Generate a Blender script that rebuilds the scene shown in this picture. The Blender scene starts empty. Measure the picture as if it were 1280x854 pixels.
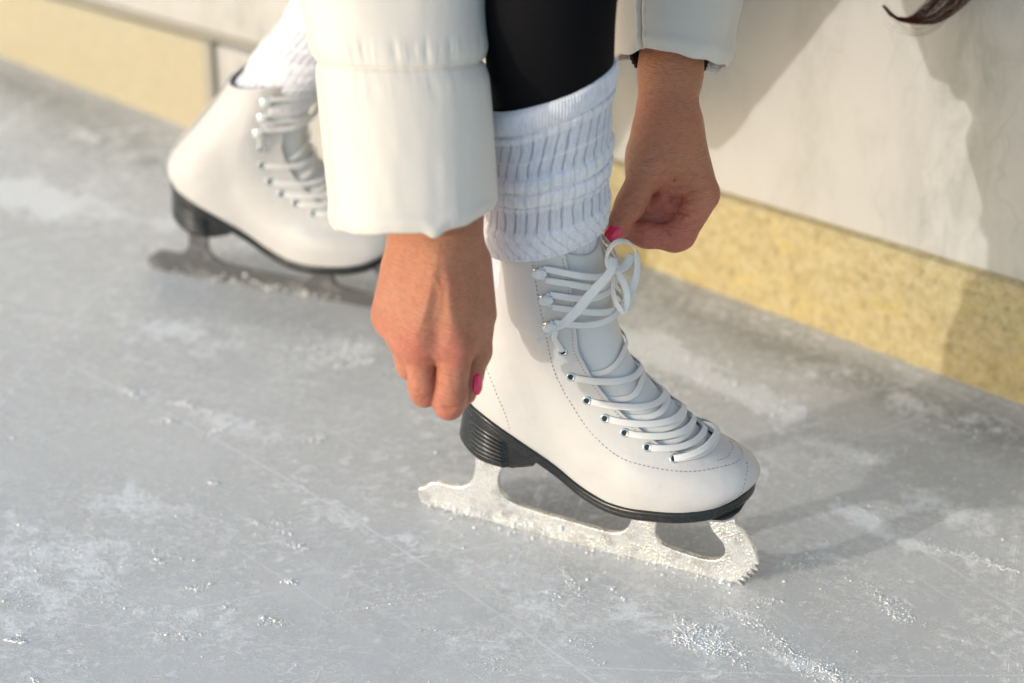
import math, random
import numpy as np
R_ = math.radians
# ---------------------------------------------------------------- viewing geometry
FOC = 3000.; PITCH = R_(32); CH = 1.113
_c, _s = math.cos(PITCH), math.sin(PITCH)
def at(x, y, t):
    """point at photo coordinates x, y and at t metres in front of the camera"""
    a = (x-640)/FOC*t; v = (427-y)/FOC*t
    return np.array((a, _c*t+v*_s, CH-_s*t+v*_c))
def project(P):
    P = np.asarray(P); t = P[..., 1]*_c-(P[..., 2]-CH)*_s; v = P[..., 1]*_s+(P[..., 2]-CH)*_c
    return 640+P[..., 0]/t*FOC, 427-v/t*FOC, t
FWD = np.array((0, _c, -_s)); UP = np.array((0, _s, _c)); RT = np.array((1., 0, 0))

# ---------------------------------------------------------------- numeric helpers
def cr(xs, ys, x):
    """smooth (monotone-ish) interpolation of a table; ys may be (n,) or (n,k)"""
    xs = np.asarray(xs, float); ys = np.asarray(ys, float); x = np.asarray(x, float)
    d = np.diff(ys, axis=0)/(np.diff(xs)[:, None] if ys.ndim > 1 else np.diff(xs))
    m = np.concatenate([d[:1], (d[1:]+d[:-1])/2, d[-1:]])
    i = np.clip(np.searchsorted(xs, x)-1, 0, len(xs)-2)
    hh = xs[i+1]-xs[i]; t = np.clip((x-xs[i])/hh, 0, 1)
    if ys.ndim > 1: t = t[..., None]; hh = hh[..., None]
    t2, t3 = t*t, t*t*t
    return (2*t3-3*t2+1)*ys[i]+(t3-2*t2+t)*hh*m[i]+(3*t2-2*t3)*ys[i+1]+(t3-t2)*hh*m[i+1]
def smooth(a, b, x):
    t = np.clip((x-a)/(b-a), 0, 1); return t*t*(3-2*t)
def hash3(i, j, k, seed=0):
    n = (i*374761393+j*668265263+k*2147483647+seed*1274126177) & 0xffffffff
    n = ((n ^ (n >> 13))*1274126177) & 0xffffffff
    return ((n ^ (n >> 16)) & 0xffff)/65535.
def vnoise(P, seed=0):
    P = np.asarray(P, float); f = np.floor(P); t = P-f; t = t*t*(3-2*t); f = f.astype(np.int64)
    r = 0
    for a in (0, 1):
        for b in (0, 1):
            for c in (0, 1):
                w = (t[..., 0] if a else 1-t[..., 0])*(t[..., 1] if b else 1-t[..., 1])*(t[..., 2] if c else 1-t[..., 2])
                r = r+w*hash3(f[..., 0]+a, f[..., 1]+b, f[..., 2]+c, seed)
    return r
def fbm(P, o=4, seed=0):
    r = 0; a = .5; P = np.asarray(P, float)
    for k in range(o):
        r = r+a*vnoise(P, seed+k*7); a *= .5; P = P*2.03+11.7
    return r/(1-.5**o)
def unit(v): return v/np.maximum(np.linalg.norm(v, axis=-1, keepdims=True), 1e-12)

# ---------------------------------------------------------------- skate geometry (heel-to-toe u, sideways w, height z)
class Frame:
    def __init__(s, o, e, side=1, lean=0., scale=1., roll=0.):
        s.o = np.array((o[0], o[1], 0.)); e = np.array((e[0], e[1], 0.)); s.e = e/np.linalg.norm(e)
        s.n = np.array((s.e[1], -s.e[0], 0.)); s.side = side; s.lean = lean; s.sc = scale; s.roll = roll
    def W(s, u, w, z):
        u = np.asarray(u, float); w = np.asarray(w, float)*s.side; z = np.asarray(z, float)
        u = u+s.lean*np.clip((z-.13)/.1, 0, 9)**1.3*.03
        cr_, sr = math.cos(s.roll), math.sin(s.roll)
        w, z = w*cr_-z*sr, w*sr+z*cr_
        return s.o+s.sc*(u[..., None]*s.e+w[..., None]*s.n+z[..., None]*np.array((0, 0, 1.)))
FR = Frame((-.0695, 1.5392), (.9216, -.3881))
BK = Frame((-.3294, 1.9074), (.9500, -.3122), side=-1, lean=1.35, scale=.93, roll=R_(-8))

VV = [0, .06, .12, .18, .25, .32, .40, .48, .56, .64, .72, .80, .88, .94, 1.0]
BB = [(.040,.119),(.037,.128),(.036,.136),(.036,.144),(.038,.152),(.041,.160),(.044,.168),(.048,.177),(.052,.187),(.056,.198),(.059,.209),(.062,.220),(.064,.231),(.065,.238),(.066,.245)]
FF = [(.2635,.087),(.2690,.0945),(.267,.102),(.258,.110),(.242,.1168),(.225,.1262),(.210,.141),(.193,.153),(.178,.167),(.168,.183),(.162,.199),(.157,.215),(.152,.234),(.148,.250),(.144,.264)]
AV = [0, .12, .25, .4, .56, .72, .88, 1]
AS = [0, .12, .4, .7, .85, 1]
AT = np.array([[.045,.0446,.0300,.046,.054,.062],[.046,.047,.033,.049,.053,.058],[.046,.048,.034,.043,.046,.048],[.045,.047,.035,.037,.038,.038],
      [.042,.044,.037,.036,.035,.034],[.038,.040,.038,.037,.036,.034],[.036,.038,.040,.039,.038,.036],[.036,.039,.042,.041,.040,.039]])
SU = [.040,.068,.085,.100,.117,.132,.145,.166,.179,.209,.236,.255,.272]
SZ = [.119,.117,.111,.103,.093,.084,.077,.072,.072,.076,.079,.082,.087]
def boot(v, th):
    """point (u, w, z) of the boot's outer surface; th = 0 at the front, v = 0 at the welt"""
    v = np.asarray(v, float); th = np.asarray(th, float); v, th = np.broadcast_arrays(v, th)
    s = (1+np.cos(th))/2
    B = cr(VV, BB, v); F = cr(VV, FF, v)
    Av = cr(AV, AT, v)                                  # (...,6)
    k = np.clip(np.searchsorted(AS, s)-1, 0, 4); a = np.array(AS)
    d = np.diff(Av, axis=-1)/np.diff(a); m = np.concatenate([d[..., :1], (d[..., 1:]+d[..., :-1])/2, d[..., -1:]], -1)
    g = lambda arr, kk: np.take_along_axis(arr, kk[..., None], -1)[..., 0]
    hh = a[k+1]-a[k]; t = (s-a[k])/hh; t2, t3 = t*t, t**3
    A = (2*t3-3*t2+1)*g(Av, k)+(t3-2*t2+t)*hh*g(m, k)+(3*t2-2*t3)*g(Av, k+1)+(t3-t2)*hh*g(m, k+1)
    blunt = smooth(.45, .85, s)*smooth(.16, .30, v)*(1-.75*smooth(.72, .97, v))
    w = A*np.sign(np.sin(th))*np.maximum(np.abs(np.sin(th)), 1e-9)**(1-.24*blunt)*(1-.08*blunt)
    u = B[..., 0]+(F[..., 0]-B[..., 0])*s
    u0 = .040+(.2715-.040)*s
    sag = cr(SU, SZ, u0)-(.119+(.087-.119)*s)
    z = B[..., 1]+(F[..., 1]-B[..., 1])*s+sag*np.clip(1-v/.5, 0, 1)
    z = z+.021*np.abs(np.sin(th))**2.2*smooth(.70, 1., v)*np.where(np.sin(th) < 0, .55, 1.)
    w = w*np.where(np.sin(th) < 0, 1-.14*smooth(.0, .35, -np.sin(th))*smooth(.45, .85, s)*smooth(.12, .25, v)*(1-.6*smooth(.75, .95, v)), 1)
    w = w-.006*s**3*np.clip(1-v*2, 0, 1)               # toe curves to the inside of the foot
    return np.stack([u, w, z], -1)
def bootn(v, th):
    e = 2e-3
    a = boot(np.clip(np.asarray(v)+e, 0, 1), th)-boot(np.clip(np.asarray(v)-e, 0, 1), th)
    b = boot(v, np.asarray(th)+e)-boot(v, np.asarray(th)-e)
    return unit(np.cross(a, b))*-1
def booto(v, th, off):
    n = bootn(v, th)
    return boot(v, th)+n*np.asarray(off)[..., None]
# DEVSPLIT

import bpy, bmesh
random.seed(7); rng = np.random.default_rng(7)
SC = bpy.context.scene; COL = SC.collection

# ---------------------------------------------------------------- materials
class NT:
    def __init__(s, name):
        s.m = bpy.data.materials.new(name); s.m.use_nodes = True; s.t = s.m.node_tree
        s.b = s.t.nodes['Principled BSDF']
    def n(s, typ, **kw):
        nd = s.t.nodes.new('ShaderNode'+typ)
        for k, v in kw.items():
            if k.startswith('i_'):
                key = k[2:]; key = int(key) if key.isdigit() else key.replace('_', ' ')
                s.put(nd, key, v)
            else: setattr(nd, k, v)
        return nd
    def put(s, nd, key, v):
        sk = nd.inputs[key]
        if isinstance(v, bpy.types.NodeSocket): s.t.links.new(v, sk)
        else: sk.default_value = v
    def set(s, **kw):
        for k, v in kw.items(): s.put(s.b, k.replace('_', ' '), v)
        return s
    def noise(s, scale, detail=4, rough=.6, vec=None, dist=0.):
        nd = s.n('TexNoise'); nd.inputs['Scale'].default_value = scale; nd.inputs['Detail'].default_value = detail
        nd.inputs['Roughness'].default_value = rough; nd.inputs['Distortion'].default_value = dist
        s.put(nd, 'Vector', vec if vec is not None else s.obj())
        return nd.outputs['Fac']
    def obj(s, scale=None, rot=None):
        if not hasattr(s, '_tc'): s._tc = s.n('TexCoord').outputs['Object']
        if scale is None: return s._tc
        mp = s.n('Mapping'); s.put(mp, 'Vector', s._tc); mp.inputs['Scale'].default_value = scale
        if rot: mp.inputs['Rotation'].default_value = rot
        return mp.outputs[0]
    def ramp(s, fac, *st):
        r = s.n('ValToRGB'); cr_ = r.color_ramp
        while len(cr_.elements) < len(st): cr_.elements.new(.5)
        for e, (p, c) in zip(cr_.elements, st):
            e.position = p; e.color = (c, c, c, 1) if isinstance(c, (int, float)) else (*c, 1)
        s.put(r, 'Fac', fac); return r.outputs['Color']
    def mix(s, f, a, b, mode='MIX'):
        m = s.n('Mix', data_type='RGBA', blend_type=mode)
        s.put(m, 0, f)
        for i, v in ((6, a), (7, b)):
            s.put(m, i, (*v, 1) if isinstance(v, tuple) and len(v) == 3 else v)
        return m.outputs[2]
    def math(s, op, a, b=0.):
        m = s.n('Math', operation=op); s.put(m, 0, a); s.put(m, 1, b); return m.outputs[0]
    def bump(s, hgt, dist=.001, strength=1., prev=None):
        b = s.n('Bump'); s.put(b, 'Height', hgt); b.inputs['Distance'].default_value = dist; b.inputs['Strength'].default_value = strength
        if prev is not None: s.put(b, 'Normal', prev)
        return b.outputs[0]
    def attr(s, name, out='Fac'):
        a = s.n('Attribute'); a.attribute_name = name; return a.outputs[out]

def m_leather():
    n = NT('white_leather')
    vz = n.n('TexVoronoi'); vz.inputs['Scale'].default_value = 900; n.put(vz, 'Vector', n.obj())
    b = n.bump(vz.outputs['Distance'], .00012, .35)
    b = n.bump(n.noise(28, 4), .0022, .45, b); b = n.bump(n.noise(140, 4, .6), .0004, .4, b)
    col = n.mix(n.ramp(n.noise(14, 5), (.35, 0.), (.75, 1.)), (.625, .61, .60), (.58, .565, .55))
    scuff = n.ramp(n.noise(60, 6, .7, n.obj((1, .25, 2.5))), (.66, 0.), (.80, .35))
    col = n.mix(scuff, col, (.55, .53, .5))
    n.set(Base_Color=col, Roughness=n.ramp(n.noise(40, 4), (.3, .36), (.7, .5)), Normal=b)
    n.b.inputs['Specular IOR Level'].default_value = .45
    n.b.inputs['Subsurface Weight'].default_value = .0
    return n.m
def m_tongue():
    n = NT('tongue_leather')
    n.set(Base_Color=n.mix(n.noise(30), (.70, .70, .69), (.62, .63, .63)), Roughness=.45, Normal=n.bump(n.noise(120, 5), .0004, .5)); return n.m
def m_lining():
    n = NT('dark_lining'); n.set(Base_Color=n.mix(n.noise(80), (.05, .05, .05), (.09, .088, .085)), Roughness=.9); return n.m
def m_lace():
    n = NT('cotton_lace')
    w = n.n('TexWave', wave_type='BANDS', bands_direction='DIAGONAL'); w.inputs['Scale'].default_value = 420; n.put(w, 'Vector', n.obj()); w.inputs['Distortion'].default_value = 1.5
    b = n.bump(w.outputs['Fac'], .0003, .6)
    n.set(Base_Color=n.mix(n.noise(90), (.83, .825, .81), (.74, .735, .72)), Roughness=.85, Normal=b)
    n.b.inputs['Sheen Weight'].default_value = .3
    return n.m
def m_sole():
    n = NT('black_rubber')
    dust = n.ramp(n.noise(90, 8, .75, n.obj((1, 1, 3))), (.5, 0.), (.8, .6))
    n.set(Base_Color=n.mix(dust, (.016, .018, .019), (.07, .07, .07)), Roughness=n.ramp(n.noise(70), (.3, .20), (.7, .36)), Normal=n.bump(n.noise(300, 4), .0001, .4)); return n.m
def m_blade(frost):
    n = NT('frosted_steel' if frost else 'shaded_steel')
    vec = n.obj()
    vor = n.n('TexVoronoi', feature='SMOOTH_F1'); vor.inputs['Scale'].default_value = 520 if frost else 300; n.put(vor, 'Vector', vec)
    drop = n.ramp(vor.outputs['Distance'], (.0, 1.), (.45, 0.))
    vor2 = n.n('TexVoronoi'); vor2.inputs['Scale'].default_value = 260; n.put(vor2, 'Vector', vec)
    drop2 = n.ramp(vor2.outputs['Distance'], (.0, 1.), (.35, 0.))
    xs_ = n.n('SeparateXYZ'); n.put(xs_, 0, vec); toe = n.n('MapRange'); n.put(toe, 0, xs_.outputs[0]); toe.inputs[1].default_value = .0; toe.inputs[2].default_value = .07
    dm = n.math('MULTIPLY', n.math('ADD', n.math('MULTIPLY', toe.outputs[0], .85), .15), n.ramp(n.noise(60, 3), (.35, .3), (.6, 1.)))
    b = n.bump(n.math('MULTIPLY', drop, dm), .0006 if frost else .0003, .8); b = n.bump(n.math('MULTIPLY', drop2, dm), .0004 if frost else .0002, .5, b)
    patch = n.ramp(n.noise(55, 6, .65), (.52, 0.), (.6, 1.))
    if frost:
        col = n.mix(n.noise(120, 4), (.97, .96, .94), (.86, .85, .83))
        n.set(Base_Color=n.mix(n.math('MULTIPLY', patch, .5), col, (.45, .44, .42)), Metallic=.72, Roughness=n.ramp(n.noise(200), (.3, .16), (.7, .34)), Normal=b)
    else:
        col = n.mix(patch, (.16, .16, .162), (.26, .26, .26))  # rear blade: its shade is put into a darker base colour
        n.set(Base_Color=col, Metallic=.45, Roughness=.45, Normal=b)
    return n.m
def m_simple(name, col, rough=.5, metal=0., bump=None, **kw):
    n = NT(name); n.set(Roughness=rough, Metallic=metal)
    f = n.noise(45, 4)
    n.set(Base_Color=n.mix(f, col, tuple(c*.82 for c in col)))
    if bump: n.set(Normal=n.bump(n.noise(bump[0], 4), bump[1], .6))
    for k, v in kw.items(): n.b.inputs[k.replace('_', ' ')].default_value = v
    return n.m
def m_knit():
    n = NT('white_knit')
    g = n.attr('knit')
    fz = n.noise(900, 3, .7)
    b = n.bump(fz, .0006, .7)
    yarn = n.n('TexWave', wave_type='BANDS', bands_direction='Z'); yarn.inputs['Scale'].default_value = 330; n.put(yarn, 'Vector', n.obj()); yarn.inputs['Distortion'].default_value = 2.
    b = n.bump(yarn.outputs['Fac'], .00035, .5, b)
    base = n.mix(n.noise(60, 3), (.88, .88, .92), (.80, .80, .86)); base = n.mix(n.ramp(n.noise(420, 3, .6, n.obj((1, 1, .22))), (.45, 0.), (.70, .55)), base, (.55, .57, .66))
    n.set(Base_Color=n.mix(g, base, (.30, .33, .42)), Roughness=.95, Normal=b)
    n.b.inputs['Sheen Weight'].default_value = .5
    return n.m
def m_skin():
    n = NT('skin')
    k = n.attr('blush')
    base = n.mix(n.noise(38, 5, .6), (.62, .285, .165), (.51, .210, .112))
    pink = n.mix(n.noise(90, 4), (.63, .185, .125), (.50, .14, .095)); base = n.mix(n.ramp(n.noise(22, 3), (.45, 0.), (.65, .5)), base, (.60, .21, .12))
    col = n.mix(k, base, pink)
    col = n.mix(n.ramp(n.noise(260, 4, .7), (.45, 0.), (.70, .40)), col, (.36, .12, .065))
    cells = n.n('TexVoronoi'); cells.inputs['Scale'].default_value = 1100; n.put(cells, 'Vector', n.obj((1, 1, 1.6)))
    b = n.bump(cells.outputs['Distance'], .00032, .7)
    b = n.bump(n.noise(330, 5, .65, n.obj((.4, .4, 2.2))), .0022, .9, b); b = n.bump(n.noise(70, 4, .6), .0022, .6, b)
    n.set(Base_Color=col, Roughness=n.ramp(n.noise(150), (.3, .36), (.7, .52)), Normal=b)
    n.b.inputs['Subsurface Weight'].default_value = .12; n.b.inputs['Subsurface Radius'].default_value = (1, .35, .2); n.b.inputs['Subsurface Scale'].default_value = .006
    return n.m
def m_nylon():
    n = NT('padded_nylon')
    w = n.noise(11, 4, .55, n.obj((1, 1, .5)), .3)
    b = n.bump(w, .003, .10); b = n.bump(n.noise(60, 5, .6, n.obj((1, 1, .7))), .0010, .35, b)
    fine = n.n('TexWave', wave_type='BANDS', bands_direction='DIAGONAL'); fine.inputs['Scale'].default_value = 900; n.put(fine, 'Vector', n.obj())
    b = n.bump(fine.outputs['Fac'], .00006, .25, b)
    col = n.mix(n.noise(9, 4), (.735, .68, .605), (.69, .635, .56))
    n.set(Base_Color=col, Roughness=.58, Normal=b); n.b.inputs['Sheen Weight'].default_value = .25
    return n.m
def m_ice():
    n = NT('rink_ice')
    fr = n.attr('frost'); dk = n.attr('dark_amt')
    n1 = n.noise(6, 6, .6); n2 = n.noise(48, 9, .66); n3 = n.noise(260, 6, .72); nb = n.noise(4.5, 3)
    big = n.ramp(nb, (.36, .25), (.62, 1.))
    flake = n.ramp(n.noise(64, 9, .74, n.obj((1, 1.7, 1), (0, 0, R_(-35))), .3), (.51, 0.), (.61, 1.))                     # crisp frosted flakes
    mist = n.ramp(n.noise(16, 7, .62), (.46, 0.), (.72, .45))      # soft clouding below the surface
    grain = n.ramp(n3, (.54, 0.), (.66, .8))
    fl2 = n.ramp(n.noise(150, 8, .72, n.obj((1, 1.5, 1), (0, 0, R_(-50)))), (.525, 0.), (.61, 1.))
    fl2 = n.math('MULTIPLY', fl2, n.ramp(n.noise(13, 4, .6), (.48, .0), (.60, .9)))
    spark = n.math('MULTIPLY', n.ramp(n.noise(620, 3, .6), (.58, 0.), (.66, .7)), n.ramp(n.noise(24, 4), (.48, .08), (.62, 1.)))
    f_hi = n.ramp(n.math('ADD', fr, n.math('MULTIPLY', n.math('SUBTRACT', n.math('MULTIPLY', n.math('ADD', n2, n.noise(130, 8, .7)), .5), .5), 3.4)), (.60, 0.), (.98, .85))
    m = n.math('MULTIPLY', n.math('MULTIPLY', flake, big), n.math('ADD', n.math('MULTIPLY', fr, 1.5), .05))
    m = n.math('MAXIMUM', m, n.math('MULTIPLY', n.math('MULTIPLY', grain, fr), 1.1))
    m = n.math('MAXIMUM', n.math('MAXIMUM', m, n.math('MULTIPLY', fl2, .8)), spark)
    m = n.math('MAXIMUM', m, n.math('MULTIPLY', n.math('MULTIPLY', f_hi, .95), n.ramp(n3, (.36, .62), (.56, 1.))))
    # cuts left by blades: random concentric arcs round far centres
    cuts = None
    for (cx, cy, fq, th0, sd) in ((-2.2, -.6, 70, .655, 3.1), (1.9, .1, 60, .665, 7.7), (.3, 4.6, 55, .67, 1.3), (-1.0, 3.9, 45, .675, 9.2)):
        v = n.n('VectorMath', operation='DISTANCE'); n.put(v, 0, n.obj()); v.inputs[1].default_value = (cx, cy, 0)
        t = n.n('TexNoise', noise_dimensions='1D'); n.put(t, 'W', n.math('ADD', v.outputs['Value'], sd)); t.inputs['Scale'].default_value = fq; t.inputs['Detail'].default_value = 5; t.inputs['Roughness'].default_value = .75
        k = n.math('MULTIPLY', n.ramp(t.outputs['Fac'], (th0, 0.), (th0+.03, 1.)), n.ramp(n.noise(5+sd, 4, .6), (.40, 0.), (.50, 1.)))
        cuts = k if cuts is None else n.math('MAXIMUM', cuts, k)
    for (cx, cy, fq, th0, sd) in ((-1.6, -1.2, 13, .64, 5.5), (2.6, .9, 11, .65, 2.2)):
        v = n.n('VectorMath', operation='DISTANCE'); n.put(v, 0, n.obj()); v.inputs[1].default_value = (cx, cy, 0)
        t = n.n('TexNoise', noise_dimensions='1D'); n.put(t, 'W', n.math('ADD', v.outputs['Value'], sd)); t.inputs['Scale'].default_value = fq; t.inputs['Detail'].default_value = 9; t.inputs['Roughness'].default_value = .8
        k = n.math('MULTIPLY', n.math('MULTIPLY', n.ramp(t.outputs['Fac'], (th0-.10, 0.), (th0-.01, 1.)), n.ramp(n.noise(4+sd, 5, .65), (.42, 0.), (.54, 1.))), n.ramp(n.noise(110, 6, .7), (.46, 0.), (.58, 1.)))
        m = n.math('MAXIMUM', m, k)
    cutc = n.math('MULTIPLY', cuts, n.ramp(n3, (.35, .25), (.6, .8)))
    ice = n.mix(n.ramp(n1, (.32, 0.), (.68, 1.)), (.61, .616, .607), (.68, .684, .673))
    ice = n.mix(mist, ice, (.75, .755, .745))
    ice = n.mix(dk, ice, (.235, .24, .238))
    m = n.math('MAXIMUM', m, n.math('MULTIPLY', cutc, .9))
    col = n.mix(m, ice, (.95, .955, .95))
    hgt = n.math('SUBTRACT', n.math('MULTIPLY', m, 1.), n.math('MULTIPLY', cuts, .6))
    b = n.bump(hgt, .0012, .55); b = n.bump(n3, .0003, .35, b); b = n.bump(n.noise(22, 3), .003, .22, b)
    n.set(Base_Color=col, Roughness=n.mix(m, (.24,)*3, (.75,)*3), Normal=b)
    n.b.inputs['Specular IOR Level'].default_value = .4
    n.b.inputs['Subsurface Weight'].default_value = .25; n.b.inputs['Subsurface Scale'].default_value = .012; n.b.inputs['Subsurface Radius'].default_value = (.8, 1, 1)
    return n.m
def m_snow():
    n = NT('snow'); 
    n.set(Base_Color=(.93, .935, .935, 1), Roughness=.8); return n.m
def m_wall():
    n = NT('scuffed_white_board')
    v = n.noise(7, 8, .7, n.obj((1, 1, .28)), .8); sp = n.noise(38, 8, .75, n.obj((1, 1, .4)), .5); blot = n.noise(4.5, 5, .6)
    col = n.mix(n.ramp(blot, (.3, 0.), (.7, 1.)), (.575, .56, .535), (.515, .50, .475))
    st = n.math('MULTIPLY', n.ramp(v, (.44, .05), (.66, .70)), n.ramp(sp, (.40, .1), (.60, 1.)))
    col = n.mix(st, col, (.31, .31, .27))
    mus = n.n('TexVoronoi', feature='DISTANCE_TO_EDGE'); mus.inputs['Scale'].default_value = 22
    wv = n.n('Mix', data_type='VECTOR'); n.put(wv, 0, .07); n.put(wv, 4, n.obj((1, 1, .35)))
    nn = n.n('TexNoise'); nn.inputs['Scale'].default_value = 14; n.put(nn, 'Vector', n.obj()); n.put(wv, 5, nn.outputs['Color']); n.put(mus, 'Vector', wv.outputs[1])
    crk = n.math('MULTIPLY', n.ramp(mus.outputs['Distance'], (.0, .38), (.03, 0.)), n.ramp(n.noise(9, 4), (.50, 0.), (.62, 1.)))
    col = n.mix(crk, col, (.33, .33, .29))
    n.set(Base_Color=col, Roughness=.55, Normal=n.bump(sp, .001, .4)); return n.m
def m_kick():
    n = NT('yellow_kickplate')
    g = n.noise(95, 8, .75); h2 = n.noise(22, 6, .65, n.obj((1, 1, 1.6)))
    pale = n.attr('pale')
    col = n.mix(n.ramp(g, (.36, 0.), (.64, 1.)), (.42, .325, .155), (.60, .505, .28))
    col = n.mix(n.ramp(h2, (.55, 0.), (.72, .45)), col, (.68, .52, .13))
    col = n.mix(n.ramp(n.noise(48, 8, .8), (.56, 0.), (.72, .55)), col, (.70, .66, .52))
    col = n.mix(n.ramp(n.noise(150, 4, .7), (.54, 0.), (.68, .8)), col, (.30, .24, .12))
    col = n.mix(pale, col, n.mix(n.noise(12, 5), (.43, .385, .275), (.50, .45, .335)))
    n.set(Base_Color=col, Roughness=.6, Normal=n.bump(g, .001, .5)); return n.m
MT = dict(leather=m_leather(), tongue=m_tongue(), lining=m_lining(), lace=m_lace(), sole=m_sole(), bladeF=m_blade(True), bladeShade=m_blade(False),
    plate=m_simple('steel_plate', (.6, .6, .6), .3, .9), knit=m_knit(), skin=m_skin(), nylon=m_nylon(), ice=m_ice(), snow=m_snow(), wall=m_wall(), kick=m_kick(),
    pearl=m_simple('white_enamel', (.80, .80, .80), .16, 0., None, Coat_Weight=.6), metal=m_simple('pale_metal', (.62, .70, .74), .25, .6),
    hole=m_simple('dark_hole', (.02, .028, .028), .7), thread=m_simple('thread', (.42, .385, .35), .9), seam=m_simple('seam_thread', (.60, .55, .50), .9),
    legging=m_simple('black_legging', (.0045, .0045, .006), .8, 0., (900, .0003), Specular_IOR_Level=.10), rib=m_simple('black_rib', (.012, .010, .012), .9, 0., (300, .001)),
    nail=m_simple('pink_polish', (.86, .010, .090), .12, 0., None, Coat_Weight=.8), hair=m_simple('brown_hair', (.085, .022, .012), .6, 0., None, Specular_IOR_Level=.15),
    fuzz=m_simple('loose_thread', (.8, .78, .74), .9), grey=m_simple('weathered_grey_trim', (.40, .37, .31), .7))

# ---------------------------------------------------------------- object helpers
def mk(name, verts, faces, mat, parent=None, smooth=True, attrs=None, mods=()):
    me = bpy.data.meshes.new(name)
    me.from_pydata([tuple(map(float, v)) for v in verts] if not isinstance(verts, np.ndarray) else verts.reshape(-1, 3).tolist(), [], faces if isinstance(faces, list) else faces.tolist())
    if smooth: me.polygons.foreach_set('use_smooth', [True]*len(me.polygons))
    for k, v in (attrs or {}).items():
        a = me.attributes.new(k, 'FLOAT', 'POINT'); a.data.foreach_set('value', np.asarray(v, float).ravel())
    o = bpy.data.objects.new(name, me); COL.objects.link(o)
    if mat: me.materials.append(mat)
    if parent: o.parent = parent
    return o
def tag(o, label, cat, group=None, kind=None):
    if kind: o['kind'] = kind
    if label: o['label'] = label
    if cat: o['category'] = cat
    if group: o['group'] = group
    return o
def empty(name, loc):
    o = bpy.data.objects.new(name, None); COL.objects.link(o); o.empty_display_size = .05
    return o
def grid_faces(nu, nv, closed_v=False, mask=None, flip=False):
    """vertices indexed [i*nv + j]"""
    i, j = np.meshgrid(np.arange(nu-1), np.arange(nv if closed_v else nv-1), indexing='ij')
    j2 = (j+1) % nv
    q = np.stack([i*nv+j, i*nv+j2, (i+1)*nv+j2, (i+1)*nv+j], -1)
    if flip: q = q[..., ::-1]
    if mask is not None: q = q[mask[:q.shape[0], :q.shape[1]]]
    return q.reshape(-1, 4)
class Soup:
    def __init__(s): s.v = []; s.f = []; s.k = 0
    def add(s, v, f):
        v = np.asarray(v, float).reshape(-1, 3); s.v.append(v)
        s.f += [[int(a)+s.k for a in q] for q in (f.tolist() if isinstance(f, np.ndarray) else f)]; s.k += len(v)
    def build(s, name, mat, parent=None, **kw):
        return mk(name, np.concatenate(s.v), s.f, mat, parent, **kw)
def catmull(P, n):
    P = np.asarray(P, float); d = np.concatenate([[0], np.cumsum(np.linalg.norm(np.diff(P, axis=0), axis=1)+1e-9)])
    return cr(d, P, np.linspace(0, d[-1], n))
def ribbon(soup, P, N, width, thick, n=40, taper=None):
    """flat lace along P whose broad side faces N"""
    C = catmull(P, n); NN = unit(catmull(N, n)) if len(np.shape(N)) == 2 else np.tile(unit(np.asarray(N, float)), (n, 1))
    T = unit(np.gradient(C, axis=0)); S = unit(np.cross(T, NN)); NN = unit(np.cross(S, T))
    k = 10; ang = np.arange(k)/k*2*math.pi
    ca = np.sign(np.cos(ang))*np.abs(np.cos(ang))**.6; sa = np.sign(np.sin(ang))*np.abs(np.sin(ang))**.6
    wd = width/2*(np.ones(n) if taper is None else np.interp(np.linspace(0, 1, n), *taper))
    V = C[:, None]+S[:, None]*(ca[None, :, None]*wd[:, None, None])+NN[:, None]*(sa[None, :, None]*thick/2)
    f = grid_faces(n, k, True).tolist()+[list(range(k))[::-1], [(n-1)*k+a for a in range(k)]]
    soup.add(V, f)
def tube(soup, P, r, k=6, cap=True):
    P = np.asarray(P, float); n = len(P); r = np.broadcast_to(r, (n,)); T = unit(np.gradient(P, axis=0))
    ref = np.array((0.31, .22, .92)); S = unit(np.cross(T, ref)); B = np.cross(T, S); a = np.arange(k)/k*2*math.pi
    V = P[:, None]+(S[:, None]*np.cos(a)[None, :, None]+B[:, None]*np.sin(a)[None, :, None])*r[:, None, None]
    f = grid_faces(n, k, True).tolist()
    if cap: f += [list(range(k)), [(n-1)*k+q for q in range(k)][::-1]]
    soup.add(V, f)

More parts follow.
